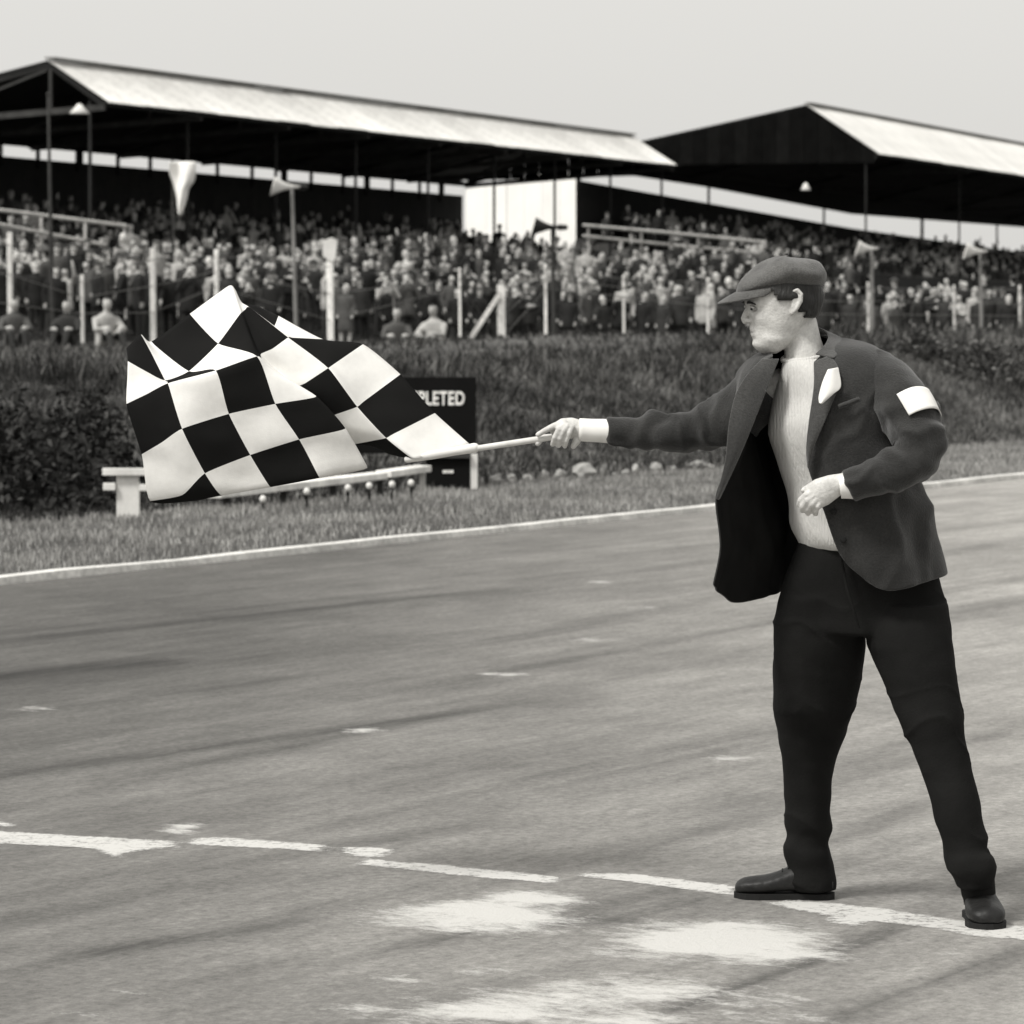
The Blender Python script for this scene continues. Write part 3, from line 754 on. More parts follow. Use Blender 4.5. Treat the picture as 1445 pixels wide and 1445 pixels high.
        mb = MB(); mb.bar(L(s, 0, z_ridge-.14+dz), L(s, wf-.04, z_front-.18+dz), 0.09, 0.14); mb.build('rafter', M['timber_dark'], root)
        mb = MB(); mb.bar(L(s, 0, z_ridge-.14+dz), L(s, -wb, np.interp(s, [0, length], [zb0, zb1])-.16), 0.09, 0.14); mb.build('rafter', M['timber_dark'], root)
        mb = MB(); mb.bar(L(s, -0.1, z_ridge-.25+dz), L(s, -wb*.55, z_front-.45+dz), 0.07, 0.07); mb.build('strut', M['timber_grey'], root)
    for se, sg in (((-.02, -1), (length+.08, -1)) if gable else ((length+.08, -1),)):
        # upright near-black boards added to fill the gable, standing in for shade inside
        w = wf-0.1
        while w > -wb+.1:
            w1 = max(w-0.6, -wb+.1)
            def ztop(x): return np.interp(x, [-wb, 0, wf], [zb0-.1, z_ridge-.05, z_front-.1])
            def zbot(x): return np.interp(x, [-wb, wf], [gap[0][2]+.05, z_front-.45])
            mb = MB(); v = [L(se, w-.01, zbot(w)), L(se, w1+.01, zbot(w1)), L(se, w1+.01, ztop(w1)), L(se, w-.01, ztop(w))]
            mb.add(v + [x - U*0.03 for x in v], [(0,1,2,3),(7,6,5,4),(0,4,5,1),(1,5,6,2),(2,6,7,3),(3,7,4,0)]); mb.build('gable_fill', M['gable_shade'], root)
            w = w1
    # stepped floor
    w = wf - 0.3; z = floor_front; k = 0
    while w > -wb + 0.4:
        mb = MB(); v = []
        for s_, dd in ((s_start, 0), (length, -drop*length)):
            for w_ in (w, max(w-1.0, -wb+0.1)):
                for z_ in (-0.3, z+dd): v.append(L(s_, w_, z_))
        mb.add(v, [(0,1,3,2),(4,6,7,5),(0,4,5,1),(2,3,7,6),(1,5,7,3),(0,2,6,4)]); mb.build('step', M['concrete'], root)
        w -= 1.0; z += rise; k += 1
    mb = MB(); v = []
    for s_, dd in ((s_start, 0), (length, -drop*length)):
        for w_ in (wf-0.22, wf-0.3):
            for z_ in (0.0, floor_front+0.85+dd): v.append(L(s_, w_, z_))
    mb.add(v, [(0,1,3,2),(4,6,7,5),(0,4,5,1),(2,3,7,6),(1,5,7,3),(0,2,6,4)]); mb.build('front_wall', M['timber_dark'], root)
    mb = MB(); mb.bar(L(s_start, wf-.26, floor_front+.90), L(length, wf-.26, floor_front+.90-drop*length), .12, .06); mb.build('handrail', M['timber_grey'], root)
    return root, L
O1 = Vector((-12.15, 95.0, 0)); O2 = Vector((9.5*1.28, 116.0*1.28, 0))
st1, L1 = stand(O1, 45.9, 1.66, 7.0, 8.05, 7.0, 6.55, 6.45, ((0, 6.05, 6.38), (45.9, 5.85, 6.22)), 2.0, 0.17,
    'long grandstand with pale corrugated roof slope and open gable truss', s_start=-6.0)
st2, L2 = stand(O2, 92.0, 2.94, 10.2, 9.85, 7.87, 7.85, 7.0, ((0, 6.88, 7.43), (18, 6.36, 7.10), (42, 5.66, 6.42), (81, 4.90, 6.50), (92, 4.8, 6.45)), 2.0, 0.20,
    'far grandstand with dark gable and long daylight gap under its roof', s_start=0.0, drop=0.008, gable=True, roofm='roof_pale', posts=19.0)
# lamps under the gables
mb = MB(); p = P(112, 156, 93.5) - st1.location; mb.loft([[p + Vector((r_*math.cos(k*.6283), r_*math.sin(k*.6283), z_)) for k in range(10)] for r_, z_ in ((.05, .17), (.10, .1), (.26, -.06), (.24, -.09))]); mb.build('lamp', M['white_paint'], st1, smooth=True)
mb = MB(); p = P(1137, 264, 147.0) - st2.location; mb.loft([[p + Vector((r_*math.cos(k*.6283), r_*math.sin(k*.6283), z_)) for k in range(10)] for r_, z_ in ((.04, .17), (.09, .1), (.2, -.1), (.18, -.13))]); mb.build('lamp', M['white_paint'], st2, smooth=True)

# white screen added in the gap between the stands, turned sunward to look bright
wl = P(657, 400, 152.5); wr = P(813, 400, 147.0)
root = empty('added_screen', ((wl.x+wr.x)/2, (wl.y+wr.y)/2, 0), 'added white boarded screen in the bright gap between the two grandstands', 'wall')
iv = root.location
edges = [657, 686, 715, 740, 765, 790, 813]
for i, (xa, xb) in enumerate(zip(edges[:-1], edges[1:])):
    mb = MB(); v = []
    for px in (xa+.35, xb-.35):
        s_ = (px-657)/156; Y_ = 152.5-5.5*s_; top = P(px, np.interp(px, [657, 800, 813], [268, 238, 243]) + random.uniform(-1.5, 1.5), Y_); gz = float(terrain(top.x, top.y))-.1
        for dy in (0, .06):
            v += [Vector((top.x, top.y+dy, gz))-iv, Vector((top.x, top.y+dy, top.z))-iv]
    mb.add(v, [(0,1,5,4),(2,6,7,3),(0,2,3,1),(4,5,7,6),(1,3,7,5),(0,4,6,2)]); mb.build('board', M['screen_white'], root)
for px in (716, 812):
    s_ = (px-657)/156; Y_ = 152.5-5.5*s_+.15; top = P(px, 246, Y_)
    mb = MB(); mb.bar(Vector((top.x, Y_, -.2))-iv, top-iv, .12, .12, up=Vector((0, 1, 0))); mb.build('post', M['timber_grey'], root)

# railings on the terraces
def railing(pts_a, pts_b, Y, label, uprights):
    root = empty('railing', (P(*pts_a[0], Y[0]).x, Y[0], 0), label, 'railing')
    iv = root.location
    for pr in (pts_a, pts_b):
        mb = MB(); mb.tube([P(*p, y_)-iv for p, y_ in zip(pr, Y)], [0.05]*len(pr), 6); mb.build('rail', M['rail'], root)
    for px in uprights:
        k = np.interp(px, [p[0] for p in pts_b], range(len(pts_b)))
        y_ = float(np.interp(k, range(len(Y)), Y)); yt = float(np.interp(px, [p[0] for p in pts_a], [p[1] for p in pts_a]))
        a = P(px, yt, y_+.06); gz = float(terrain(a.x, a.y))-0.3
        mb = MB(); mb.bar(Vector((a.x, a.y, gz))-iv, a-iv, 0.07, 0.07, up=Vector((0, 1, 0))); mb.build('upright', M['rail'], root)
railing([(-40, 292), (36, 301), (178, 319)], [(-40, 309), (0, 317), (149, 346)], [90, 91, 93], 'sloping two-bar railing below the near stand gable', [-30, 58, 120, 176])
railing([(824, 318), (940, 328), (1080, 342)], [(824, 333), (940, 345), (1080, 358)], [111, 113, 115], 'two-bar pale railing in front of the far grandstand crowd', [830, 905, 985, 1070])

# crowd terrace: shallow steps between fence and stands
def crowd_y(x): return float(np.interp(x, [-14, -10, 0, 14], [77.5, 80, 95, 99]))
def step_z(x, r_): return float(gcrowd(x)) + 0.02 + 0.08*r_ + max(0, r_-5)*0.055*float(np.interp(x, [-6, -2, 8, 13], [0, 1, 1, 0]))
def clear(x, y):
    d = Vector((x, y, 0)) - O1; return not (-6.5 < d.dot(U) < 46.5 and d.dot(N) < 1.9)
root = empty('terrace', (0, 90, 0)); tag(root, kind='structure')
iv = root.location
for r_ in range(14):
    mb = MB(); rings = []
    for x in np.linspace(-20, 22, 22):
        y0 = crowd_y(x)+1.25*r_-0.6; z = step_z(x, r_)
        rings.append([Vector((x, y0, -0.5))-iv, Vector((x, y0, z))-iv, Vector((x, y0+1.24, z))-iv, Vector((x, y0+1.24, -0.5))-iv])
    mb.loft(rings); mb.build('step', M['concrete'], root)

# ---------------------------------------------------------------- spectators
def spectator(kind, seed, dec=0.30):
    rnd = random.Random(seed); h = 1.0
    mb = MB()
    hipz = 0.88
    lw = 0.10 + rnd.uniform(-.02, .04)
    for s in (-1, 1):
        mb.tube([(s*lw, 0, 0.05), (s*lw*0.95, 0.01, 0.45), (s*0.085, 0, hipz)], [.055, .07, .095], 8)
        mb.tube([(s*lw, 0.03, 0.035), (s*lw*1.1, -0.13, 0.03)], [.04, .038], 6)
    if kind == 'skirt':
        mb.loft([[Vector((r_*math.cos(k*.5236)*1.0, r_*.75*math.sin(k*.5236), z_)) for k in range(12)] for z_, r_ in ((.42, .24), (.6, .22), (.85, .2), (1.0, .16))])
    # torso with coat
    mb.loft([[Vector((a*math.cos(k*.5236), b_*math.sin(k*.5236)+dy, z_)) for k in range(12)] for z_, a, b_, dy in
             ((.70, .20, .14, 0), (.85, .20, .145, 0), (1.02, .18, .13, 0), (1.2, .205, .14, -.005), (1.35, .215, .13, 0), (1.44, .15, .10, .01), (1.48, .07, .06, .01))])
    mb.tube([(0, .01, 1.44), (0, 0, 1.54)], [.058, .055], 8)
    # arms
    for s in (-1, 1):
        sh = Vector((s*.20, 0, 1.38))
        if kind == 'glass':
            el = Vector((s*.28, -.16, 1.16)); ha = Vector((s*.06, -.20, 1.55))
        elif kind == 'folded':
            el = Vector((s*.27, -.05, 1.10)); ha = Vector((-s*.08, -.20, 1.15))
        elif kind == 'wave' and s == 1:
            el = Vector((s*.32, -.10, 1.55)); ha = Vector((s*.30, -.16, 1.85))
        else:
            el = Vector((s*.26, .03, 1.10)); ha = Vector((s*.24, -.08+rnd.uniform(-.05, .05), .84))
        mb.tube([sh, el, el*.12+ha*.88], [.068, .055, .044], 8)
        mb.tube([el*.1+ha*.9, ha, ha+(ha-el).normalized()*.07], [.036, .042, .03], 6)
    # head with nose, turned a little
    mb.ball((0, -.005, 1.64), (.075, .095, .118), 8)
    mb.tube([(0, -.09, 1.65), (0, -.115, 1.62)], [.012, .016], 5)
    if kind == 'cap':
        mb.ball((0, -.01, 1.725), (.098, .115, .048), 7); mb.loft([[Vector((.075*math.cos(a), -.11-.075*math.sin(a), z_)) for a in [i*math.pi/7 for i in range(8)]] for z_ in (1.69, 1.70, 1.715)])
    if kind == 'hat':
        mb.ball((0, 0, 1.735), (.09, .105, .07), 7); mb.loft([[Vector((.15*math.cos(k*.5236), .16*math.sin(k*.5236), z_)) for k in range(12)] for z_ in (1.705, 1.715, 1.73)])
    if kind in ('scarf', 'skirt'):
        mb.ball((0, .022, 1.65), (.095, .10, .135), 8); mb.tube([(-.05, -.05, 1.53), (0, -.08, 1.51), (.05, -.05, 1.53)], [.03, .03, .03], 6)
    o = mb.build('person', [M['coat_dark'], M['crowd_skin'], M['crowd_hair'], M['crowd_cap'], M['crowd_scarf'], M['crowd_legs']])
    remesh(o, 0.026, 1, 0.4, dec=dec)
    me = o.data
    for p in me.polygons:
        x, y, z = p.center; nrm = p.normal
        mi = 0
        if z < .68: mi = 5 if kind != 'skirt' or z < .42 else 0
        if kind == 'skirt' and z < .42: mi = 1
        if z < 0.09: mi = 2
        if z > 1.50 and abs(x) < .17:
            mi = 1
            if kind in ('cap', 'hat') and z > 1.685: mi = 3
            elif kind in ('scarf', 'skirt') and (y > -.03 or z > 1.745): mi = 4
            elif z > 1.72 or (y > .005 and z > 1.57): mi = 2
        # hands
        if kind == 'glass' and 1.49 < z < 1.62 and y < -.14: mi = 1
        elif kind == 'folded' and 1.10 < z < 1.21 and y < -.155 and abs(x) < .12: mi = 1
        elif kind == 'wave' and z > 1.78 and x > .2: mi = 1
        elif kind not in ('glass', 'folded') and .74 < z < .87 and abs(x) > .205 and y < 0.0: mi = 1
        if mi == 0 and z < 1.47 and z > 1.22 and y < -.10 and abs(x) < .035 and z > 1.33 and kind in ('hat', 'folded'): mi = 4
        p.material_index = mi
    COL.objects.unlink(o); bpy.data.objects.remove(o)
    me.name = 'person'
    return me
KINDS = ['plain', 'cap', 'folded', 'hat', 'glass', 'scarf', 'skirt', 'wave']
DESC = {'plain': 'bareheaded', 'cap': 'flat-capped', 'folded': 'bareheaded, arms folded,', 'hat': 'brimmed-hatted', 'glass': 'hands raised to the eyes,', 'scarf': 'pale-headscarfed', 'skirt': 'headscarfed, skirted', 'wave': 'one arm raised,'}
TONES = [('coat_black', 'black'), ('coat_dark', 'dark grey'), ('coat_mid', 'mid grey'), ('coat_pale', 'pale')]
meshes = {}; far_meshes = {k: spectator(k, i, 0.075) for i, k in enumerate(KINDS)}
for i, k in enumerate(KINDS):
    me = spectator(k, i)
    for tname, tdesc in TONES:
        m2 = me.copy(); idx = [p.material_index for p in me.polygons]; m2.materials.clear()
        for m_ in (M[tname], M['crowd_skin'], M['crowd_hair'], M['crowd_cap'], M['crowd_scarf'], M['crowd_legs']): m2.materials.append(m_)
        m2.polygons.foreach_set('material_index', idx)
        meshes[(k, tname)] = m2
def pick(rnd):
    k = rnd.choices(KINDS, [22, 20, 12, 11, 10, 10, 7, 8])[0]; t = rnd.choices(TONES, [36, 28, 20, 16])[0]
    return k, t
rnd = random.Random(5)
LBL = {'plain': 'bareheaded spectator in a {} coat', 'cap': 'spectator in a flat cap and {} coat', 'folded': 'bareheaded spectator, arms folded, in {} coat', 'hat': 'spectator in a brimmed hat and {} coat',
       'glass': 'spectator in {} coat, hands at the eyes,', 'scarf': 'spectator in a headscarf and {} coat', 'skirt': 'spectator in a headscarf, skirt and {} coat', 'wave': 'spectator in a {} coat with one arm raised'}
spots = []; outside = []
for r_ in range(14):
    xa = -0.1417*crowd_y(-13) - 1.2; x = xa + rnd.uniform(0, .6)
    while x < 0.1417*108 + 6.5:
        y = crowd_y(x)+1.25*r_+rnd.uniform(-.35, .35)
        if clear(x, y) and not (x > 8.5 and r_ > 5): (spots if abs(x) < 0.1417*y + 0.7 else outside).append((r_, x, y, step_z(x, r_)))
        x += rnd.choice([0.45, 0.5, 0.6, 0.8, 1.0, 1.7])
spots.sort(key=lambda s: s[0])
rest = spots[300:] + outside; spots = spots[:300]
for r_, x, y, z in spots:
    k, (tn, td) = pick(rnd)
    o = bpy.data.objects.new('person', meshes[(k, tn)]); COL.objects.link(o)
    sc = rnd.uniform(.84, 1.06); o.scale = (sc*rnd.uniform(.95, 1.1), sc, sc)
    o.location = (x, y, z-0.005); o.rotation_euler = (rnd.gauss(0, .04), rnd.gauss(0, .05), rnd.gauss(0.0, 1.0))
    row = 'in the crowd behind the fence'
    tag(o, LBL[k].format(td)+' '+row, 'person', '%s spectators in %s coats behind the fence' % (k if k not in ('glass',) else 'watching', td))

# people resting on the brow of the bank
def seated(px, q, tn, td, rot, label):
    mb = MB()
    for s in (-1, 1):
        mb.tube([(s*.09, .05, .13), (s*.12, -.35, .42), (s*.12, -.62, .06)], [.095, .075, .05], 8)
        mb.tube([(s*.12, -.60, .04), (s*.13, -.78, .05)], [.04, .038], 6)
        mb.tube([(s*.2, .02, .60), (s*.27, -.18, .42), (s*.12, -.38, .46)], [.065, .052, .042], 8)
    mb.loft([[Vector((a*math.cos(k*.5236), b_*math.sin(k*.5236)+dy, z_)) for k in range(12)] for z_, a, b_, dy in ((.0, .16, .14, .06), (.15, .19, .15, .06), (.35, .18, .13, .06), (.52, .21, .13, .03), (.64, .20, .12, .02), (.72, .09, .08, .01))])
    mb.tube([(0, .0, .68), (0, -.02, .78)], [.058, .055], 8); mb.ball((0, -.04, .88), (.078, .097, .12), 8)
    o = mb.build('person', [M[tn], M['crowd_skin'], M['crowd_hair'], M['crowd_legs']])
    remesh(o, 0.024, 1, 0.4, dec=0.4)
    for p in o.data.polygons:
        x, y, z = p.center; mi = 0
        if z > .745 and abs(x) < .15: mi = 2 if (z > .95 or y > 0.0) else 1
        elif y < -.2 and z < .36 or y < -.42: mi = 3
        if abs(x) < .2 and -.45 < y < -.33 and .44 < z < .52: mi = 1
        p.material_index = mi
    Yq = q; xq = (px-CX)/F*Yq; o.location = (xq, Yq, float(terrain(xq, Yq)) - 0.02); o.rotation_euler = (0, 0, rot)
    tag(o, label, 'person', 'spectators sitting on the brow of the bank')
seated(20, 64, 'coat_mid', 'grey', .3, 'seated spectator in a grey coat on the bank brow, back of the tall scrub')
seated(95, 66, 'coat_dark', 'dark', -.2, 'seated spectator in a dark coat on the bank brow above the white post')
seated(150, 63, 'coat_pale', 'pale', .5, 'seated spectator in a pale coat on the bank brow beside the flag edge')
seated(612, 66, 'coat_pale', 'pale', -.4, 'seated spectator in a pale coat on the bank brow above the scoreboard')
seated(560, 68, 'coat_mid', 'grey', .1, 'seated spectator in a grey coat on the bank brow beside a pale-coated one')

# packed crowds inside the two stands: masses nobody could count
def crowd_mass(name, label, places):
    V = []; FL = []; LS = []; LT = []; MI = []; vo = 0; lo = 0
    slots = [M['coat_black'], M['coat_dark'], M['coat_mid'], M['coat_pale'], M['crowd_skin'], M['crowd_hair'], M['crowd_cap'], M['crowd_scarf'], M['crowd_legs']]
    tone_i = {'coat_black': 0, 'coat_dark': 1, 'coat_mid': 2, 'coat_pale': 3}
    cache = {}
    for x, y, z, rot, sc in places:
        k, (tn, td) = pick(rnd)
        me = far_meshes[k]
        if k not in cache:
            co = np.empty(len(me.vertices)*3); me.vertices.foreach_get('co', co)
            vi = np.empty(len(me.loops), np.int32); me.loops.foreach_get('vertex_index', vi)
            ls = np.empty(len(me.polygons), np.int32); me.polygons.foreach_get('loop_start', ls)
            mi = np.empty(len(me.polygons), np.int32); me.polygons.foreach_get('material_index', mi)
            cache[k] = (co.reshape(-1, 3), vi, ls, mi)
        co, vi, ls, mi = cache[k]
        c, s = math.cos(rot), math.sin(rot)
        p = co*sc; q = np.stack([p[:,0]*c-p[:,1]*s+x, p[:,0]*s+p[:,1]*c+y, p[:,2]+z], 1)
        V.append(q); FL.append(vi+vo); LS.append(ls+lo); MI.append(np.where(mi == 0, tone_i[tn], mi+3)); vo += len(co); lo += len(vi)
    V = np.concatenate(V); FL = np.concatenate(FL); LS = np.concatenate(LS); MI = np.concatenate(MI)
    me = bpy.data.meshes.new(name); me.vertices.add(len(V)); me.vertices.foreach_set('co', V.ravel())
    me.loops.add(len(FL)); me.loops.foreach_set('vertex_index', FL.astype(np.int32)); me.polygons.add(len(LS)); me.polygons.foreach_set('loop_start', LS.astype(np.int32))
    me.polygons.foreach_set('material_index', MI.astype(np.int32)); me.update(calc_edges=True); me.validate()
    o = link(name, me, None, slots); tag(o, label, 'crowd', kind='stuff'); return o
def stand_places(Lf, org, s0, s1, wf, wb, floor_front, rise, drop, dens, zoff=-0.45):
    pl = []; w = wf-0.8; z = floor_front
    while w > -wb+0.4:
        s = s0
        while s < s1:
            if rnd.random() < (dens if (org is not O2 or s < 26) else dens*0.4):
                p = org + Lf(s, w+rnd.uniform(-.2, .2), z - drop*s)
                zz = rnd.choice([-0.42, -0.40, -0.36, 0.0]) if zoff else 0
                pl.append((p.x, p.y, p.z+zz, rnd.gauss(0.6, .5), rnd.uniform(.92, 1.05)))
            s += rnd.uniform(.5, .85)
        w -= 1.0; z += rise
    return pl
crowd_mass('terrace_crowd', 'packed standing crowd on the back rows of the terrace below the stands', [(x, y, z, rnd.gauss(0, .6), rnd.uniform(.9, 1.06)) for r_, x, y, z in rest])
crowd_mass('stand_crowd', 'dense seated crowd filling the tiers of the pale-roofed grandstand', stand_places(L1, O1, -5.5, 45, 1.66, 7.0, 2.0, .17, 0, .85))
crowd_mass('stand_crowd', 'dense crowd filling the tiers of the far dark-gabled grandstand', stand_places(L2, O2, 0.5, 80, 2.94, 10.2, 2.0, .20, .008, .8))

# ---------------------------------------------------------------- the flag
Y0 = 9.65
def PM(px, py, off=0.0): return P(px, py, Y0 + off)
hand_off = 0.16
FB = [-3, -2.5, -2, -1, 0, 0.70, 0.78, 0.86, 1.0, 1.15, 2]
FA = [-3, -2, -1, 0, 1, 2, 3, 4]
FN = {
 -3: {-3:(172,482,.20), -2:(178,492,.14), -1:(180,510,.05), 0:(179,570,.0), 1:(200,641,.0), 2:(212,707,.02), 3:(262,705,.05), 4:(272,668,.14)},
 -2.5: {-3:(181,474,.23), -2:(189,481,.17), -1:(205,524,.055), 0:(208,556,.0), 1:(229,624,-.015), 2:(258,698,.0), 3:(286,704,.03), 4:(298,664,.12)},
 -2: {-3:(190,466,.26), -2:(199,472,.20), -1:(233,537,.06), 0:(237,541,.0), 1:(257,605,-.03), 2:(289,668,-.02), 3:(313,699,.0), 4:(325,660,.10)},
 -1: {-3:(226,452,.28), -2:(214,482,.21), -1:(267,524,.08), 0:(305,523,-.04), 1:(323,584,-.04), 2:(353,642,-.03), 3:(382,687,-.01), 4:(384,650,.09)},
  0: {-3:(262,420,.26), -2:(268,443,.18), -1:(307.5,485,.08), 0:(363,503,.0), 1:(388.5,570,-.03), 2:(422,620,-.03), 3:(451,674,-.01), 4:(440,640,.09)},
 .70: {-3:(318,388,.28), -2:(322,404,.20), -1:(338,444,.10), 0:(371,512,.01), 1:(446,560,-.04), 2:(487,605,-.04), 3:(518,660,-.01), 4:(490,620,.09)},
 .78: {-3:(326,392,.28), -2:(331,408,.20), -1:(342,440,.12), 0:(368,500,.06), 1:(418,548,.03), 2:(458,592,.04), 3:(486,632,.06), 4:(500,612,.10)},
 .86: {-3:(332,400,.28), -2:(336,418,.20), -1:(346,437,.13), 0:(385,492,.05), 1:(432,540,.02), 2:(476,584,.02), 3:(524,622,.03), 4:(548,640,.06)},
 1.0: {-3:(336,408,.28), -2:(342,428,.20), -1:(352,434,.14), 0:(406.5,476.5,.06), 1:(463,519.6,.0), 2:(504,574,.0), 3:(545,618,.0), 4:(581,647,.0)},
 1.15:{-3:(352,420,.30), -2:(362,432,.24), -1:(384,462,.16), 0:(414,477,.08), 1:(471,514,.02), 2:(514,566,.02), 3:(556,612,.02), 4:(594,646,.0)},
 2:   {-3:(380,440,.34), -2:(385,442,.28), -1:(393,446,.20), 0:(456,479,.12), 1:(512,486,.10), 2:(565,528.5,.08), 3:(613.5,583,.05), 4:(664,628,.02)},
}
flag = empty('chequered_flag', PM(760, 622, hand_off), 'black and white chequered flag billowing from a short stick in the flagman hand', 'flag')
fiv = flag.location
sub = 7
# Catmull-Rom along each fold, gentler across the pleats
cg = np.array([[tuple(PM(FN[b][a][0], FN[b][a][1], hand_off + FN[b][a][2]) - fiv) for b in FB] for a in FA])
rows_a = [-2, -1, 0, 1, 2, 3, 4]
def up_a(arr, n):
    out = []; m = len(arr)
    for i in range(m-1):
        p0 = arr[i-1] if i > 0 else 2*arr[0]-arr[1]; p3 = arr[i+2] if i+2 < m else 2*arr[-1]-arr[-2]
        for k in range(n):
            t = k/n
            # cardinal spline, half tension
            m1 = 0.30*(arr[i+1]-p0); m2 = 0.30*(p3-arr[i])
            h00 = 2*t**3-3*t**2+1; h10 = t**3-2*t**2+t; h01 = -2*t**3+3*t**2; h11 = t**3-t**2
            out.append(h00*arr[i]+h10*m1+h01*arr[i+1]+h11*m2)
    out.append(arr[-1]); return np.array(out)
g1 = up_a(cg, sub); g2 = up_a(g1.transpose(1, 0, 2), sub).transpose(1, 0, 2)
nr, nc = g2.shape[:2]
# small ripples in the cloth
for i in range(nr):
    for j in range(nc):
        p = g2[i, j]; g2[i, j, 1] += 0.013*fbm((p[0]*3+4, p[1]*3, p[2]*5), 1.6, 2) + 0.005*fbm((p[0]*9, 2, p[2]*14), 1.3, 3)
fmi = []; ffs = []
for i in range(nr-1):
    for j in range(nc-1):
        a = FA[0] + i/sub; bi = j//sub; b_ = FB[bi]
        cell_b = math.floor(b_ + 1e-6)
        if a < -2: continue
        ffs.append((i*nc+j, i*nc+j+1, (i+1)*nc+j+1, (i+1)*nc+j))
        fmi.append(0 if (math.floor(a+1e-6) + cell_b) % 2 == 0 else 1)
o = mesh('cloth', g2.reshape(-1, 3), ffs, [M['flag_white'], M['flag_black']], flag, True, fmi)
bm = bmesh.new(); bm.from_mesh(o.data); bmesh.ops.delete(bm, geom=[v for v in bm.verts if not v.link_faces], context='VERTS'); bm.to_mesh(o.data); bm.free()
md = o.modifiers.new('t', 'SOLIDIFY'); md.thickness = 0.0016; md.offset = 0
# stick with the sewn sleeve of the flag round it
sa = PM(812, 612, hand_off+.0) - fiv; sb = PM(578, 647, hand_off+.012) - fiv
mb = MB(); mb.tube([sa, sb], [.0088, .0075], 12); mb.build('stick', M['stick'], flag, smooth=True)
se0 = PM(670, 632.0, hand_off+.01) - fiv; se1 = PM(575, 648, hand_off+.012) - fiv
mb = MB(); mb.tube([se0, se0*.7+se1*.3, se0*.4+se1*.6, se1], [.0135, .0115, .012, .010], 12); mb.build('sleeve', M['flag_white'], flag, smooth=True)

# ---------------------------------------------------------------- the flagman
man = empty('person', (P(1240, 1280, Y0).x, Y0, 0.0), 'man in flat cap and open dark jacket striding on the start line waving a flag', 'person')
mv = man.location
def q(px, py, off=0.0): return PM(px, py, off) - mv
PX = Y0/F                                             # metres per photograph pixel at the man
FACE = Vector((-0.985, -0.17, 0)).normalized()       # where the head looks
SIDE = Vector((-FACE.y, FACE.x, 0)); SIDE = FACE.cross(Vector((0, 0, 1))).normalized() * -1.0   # his left
if SIDE.y > 0: SIDE = -SIDE                           # his left side is towards the camera
HC = q(1104, 430, 0.02)                                # head axis
kf = PX/abs(FACE.x)
prof = [ # y, front x, back x, half width (m)
 (366,1096,1112,.012),(370,1082,1124,.034),(376,1072,1136,.050),(384,1063,1145,.062),(394,1057,1151,.070),(404,1053.5,1154.5,.0745),(414,1052,1156,.0765),(422,1051.5,1156,.0768),(428,1051.5,1155,.0765),
 (436,1053,1153,.075),(444,1055,1149,.073),(452,1057,1143,.070),(460,1058.5,1137,.067),(468,1059.5,1131,.063),(476,1061.5,1124.5,.0585),(483,1062.8,1118,.054),(488,1063.5,1112,.049),(492,1066,1106,.043),(496,1071,1100,.034),(499,1078,1094,.020)]
def head_rings(prof, inflate=0.0, n=72):
    rings = []
    ys = np.array([p[0] for p in prof], float)
    yy = np.concatenate([np.linspace(ys[i], ys[i+1], 4)[:-1] for i in range(len(ys)-1)] + [ys[-1:]])
    def ip(col):
        # smooth interpolation
        return np.interp(yy, ys, [p[col] for p in prof])
    def sm(a):
        a = np.pad(a, 3, mode='edge'); k_ = np.array([1, 3, 5, 6, 5, 3, 1.0]); return np.convolve(a, k_/k_.sum(), 'valid')
    xf, xb, w = sm(ip(1)), sm(ip(2)), ip(3)
    for y, f_, b_, ww in zip(yy, xf, xb, w):
        cxp = (f_+b_)/2; A = (b_-f_)/2*kf; c = (1104-cxp)*kf; ring = []
        for k in range(n):
            th = 2*math.pi*k/n; ct, st = math.cos(th), math.sin(th)
            ex = 0.86 if ct > 0 else 0.95
            fx = A*math.copysign(abs(ct)**ex, ct); lx = ww*math.copysign(abs(st)**0.92, st)
            if ct > 0: lx *= 1 - 0.10*ct                      # face narrows to the front
            p = np.array([c+fx, lx]); z = (430-y)*PX
            dv = 0.0
            if inflate == 0:
                al = abs(lx)
                if ct > 0:
                    g2_ = lambda l0, ls, y0, ys_: math.exp(-((al-l0)/ls)**2-((y-y0)/ys_)**2)
                    dv -= 0.0100*g2_(.030,.013,436,5.0)       # eye sockets
                    dv -= 0.0045*g2_(.0,.010,434.5,4.0)       # root of the nose
                    dv += 0.0035*g2_(.026,.020,427.5,3.4)     # brow
                    dv += 0.0035*g2_(.044,.018,450,8.0)       # cheek bones
                    dv -= 0.0025*g2_(.046,.016,469,9.0)       # cheeks
                    dv += 0.0042*g2_(.0,.013,464.3,2.6)       # upper lip
                    dv += 0.0040*g2_(.0,.012,472.2,2.8)       # lower lip
                    dv -= 0.0030*g2_(.0,.018,478.5,2.6)       # under the lip
                    dv -= 0.0020*g2_(.019,.006,468.4,2.0)     # mouth corner
                    dv += 0.0040*g2_(.0,.014,486,4.5)         # chin
                    dv -= 0.0022*math.exp(-((al-(.016+(y-452)*.00095))/.0035)**2)*math.exp(-((y-460)/6.5)**2)   # crease from nose to mouth
                dv += 0.0038*math.exp(-((al-.050)/.012)**2-((y-479)/6.5)**2)         # jaw
            d = np.array([ct, st]); p = p + d*(dv+inflate)
            ring.append(HC + FACE*p[0] + SIDE*p[1] + Vector((0, 0, z)))
        rings.append(ring)
    return rings
body = MB()
body.loft(head_rings(prof))
def hp(px, py, lat): return HC + FACE*((1104-px)*kf) + SIDE*lat + Vector((0, 0, (430-py)*PX))
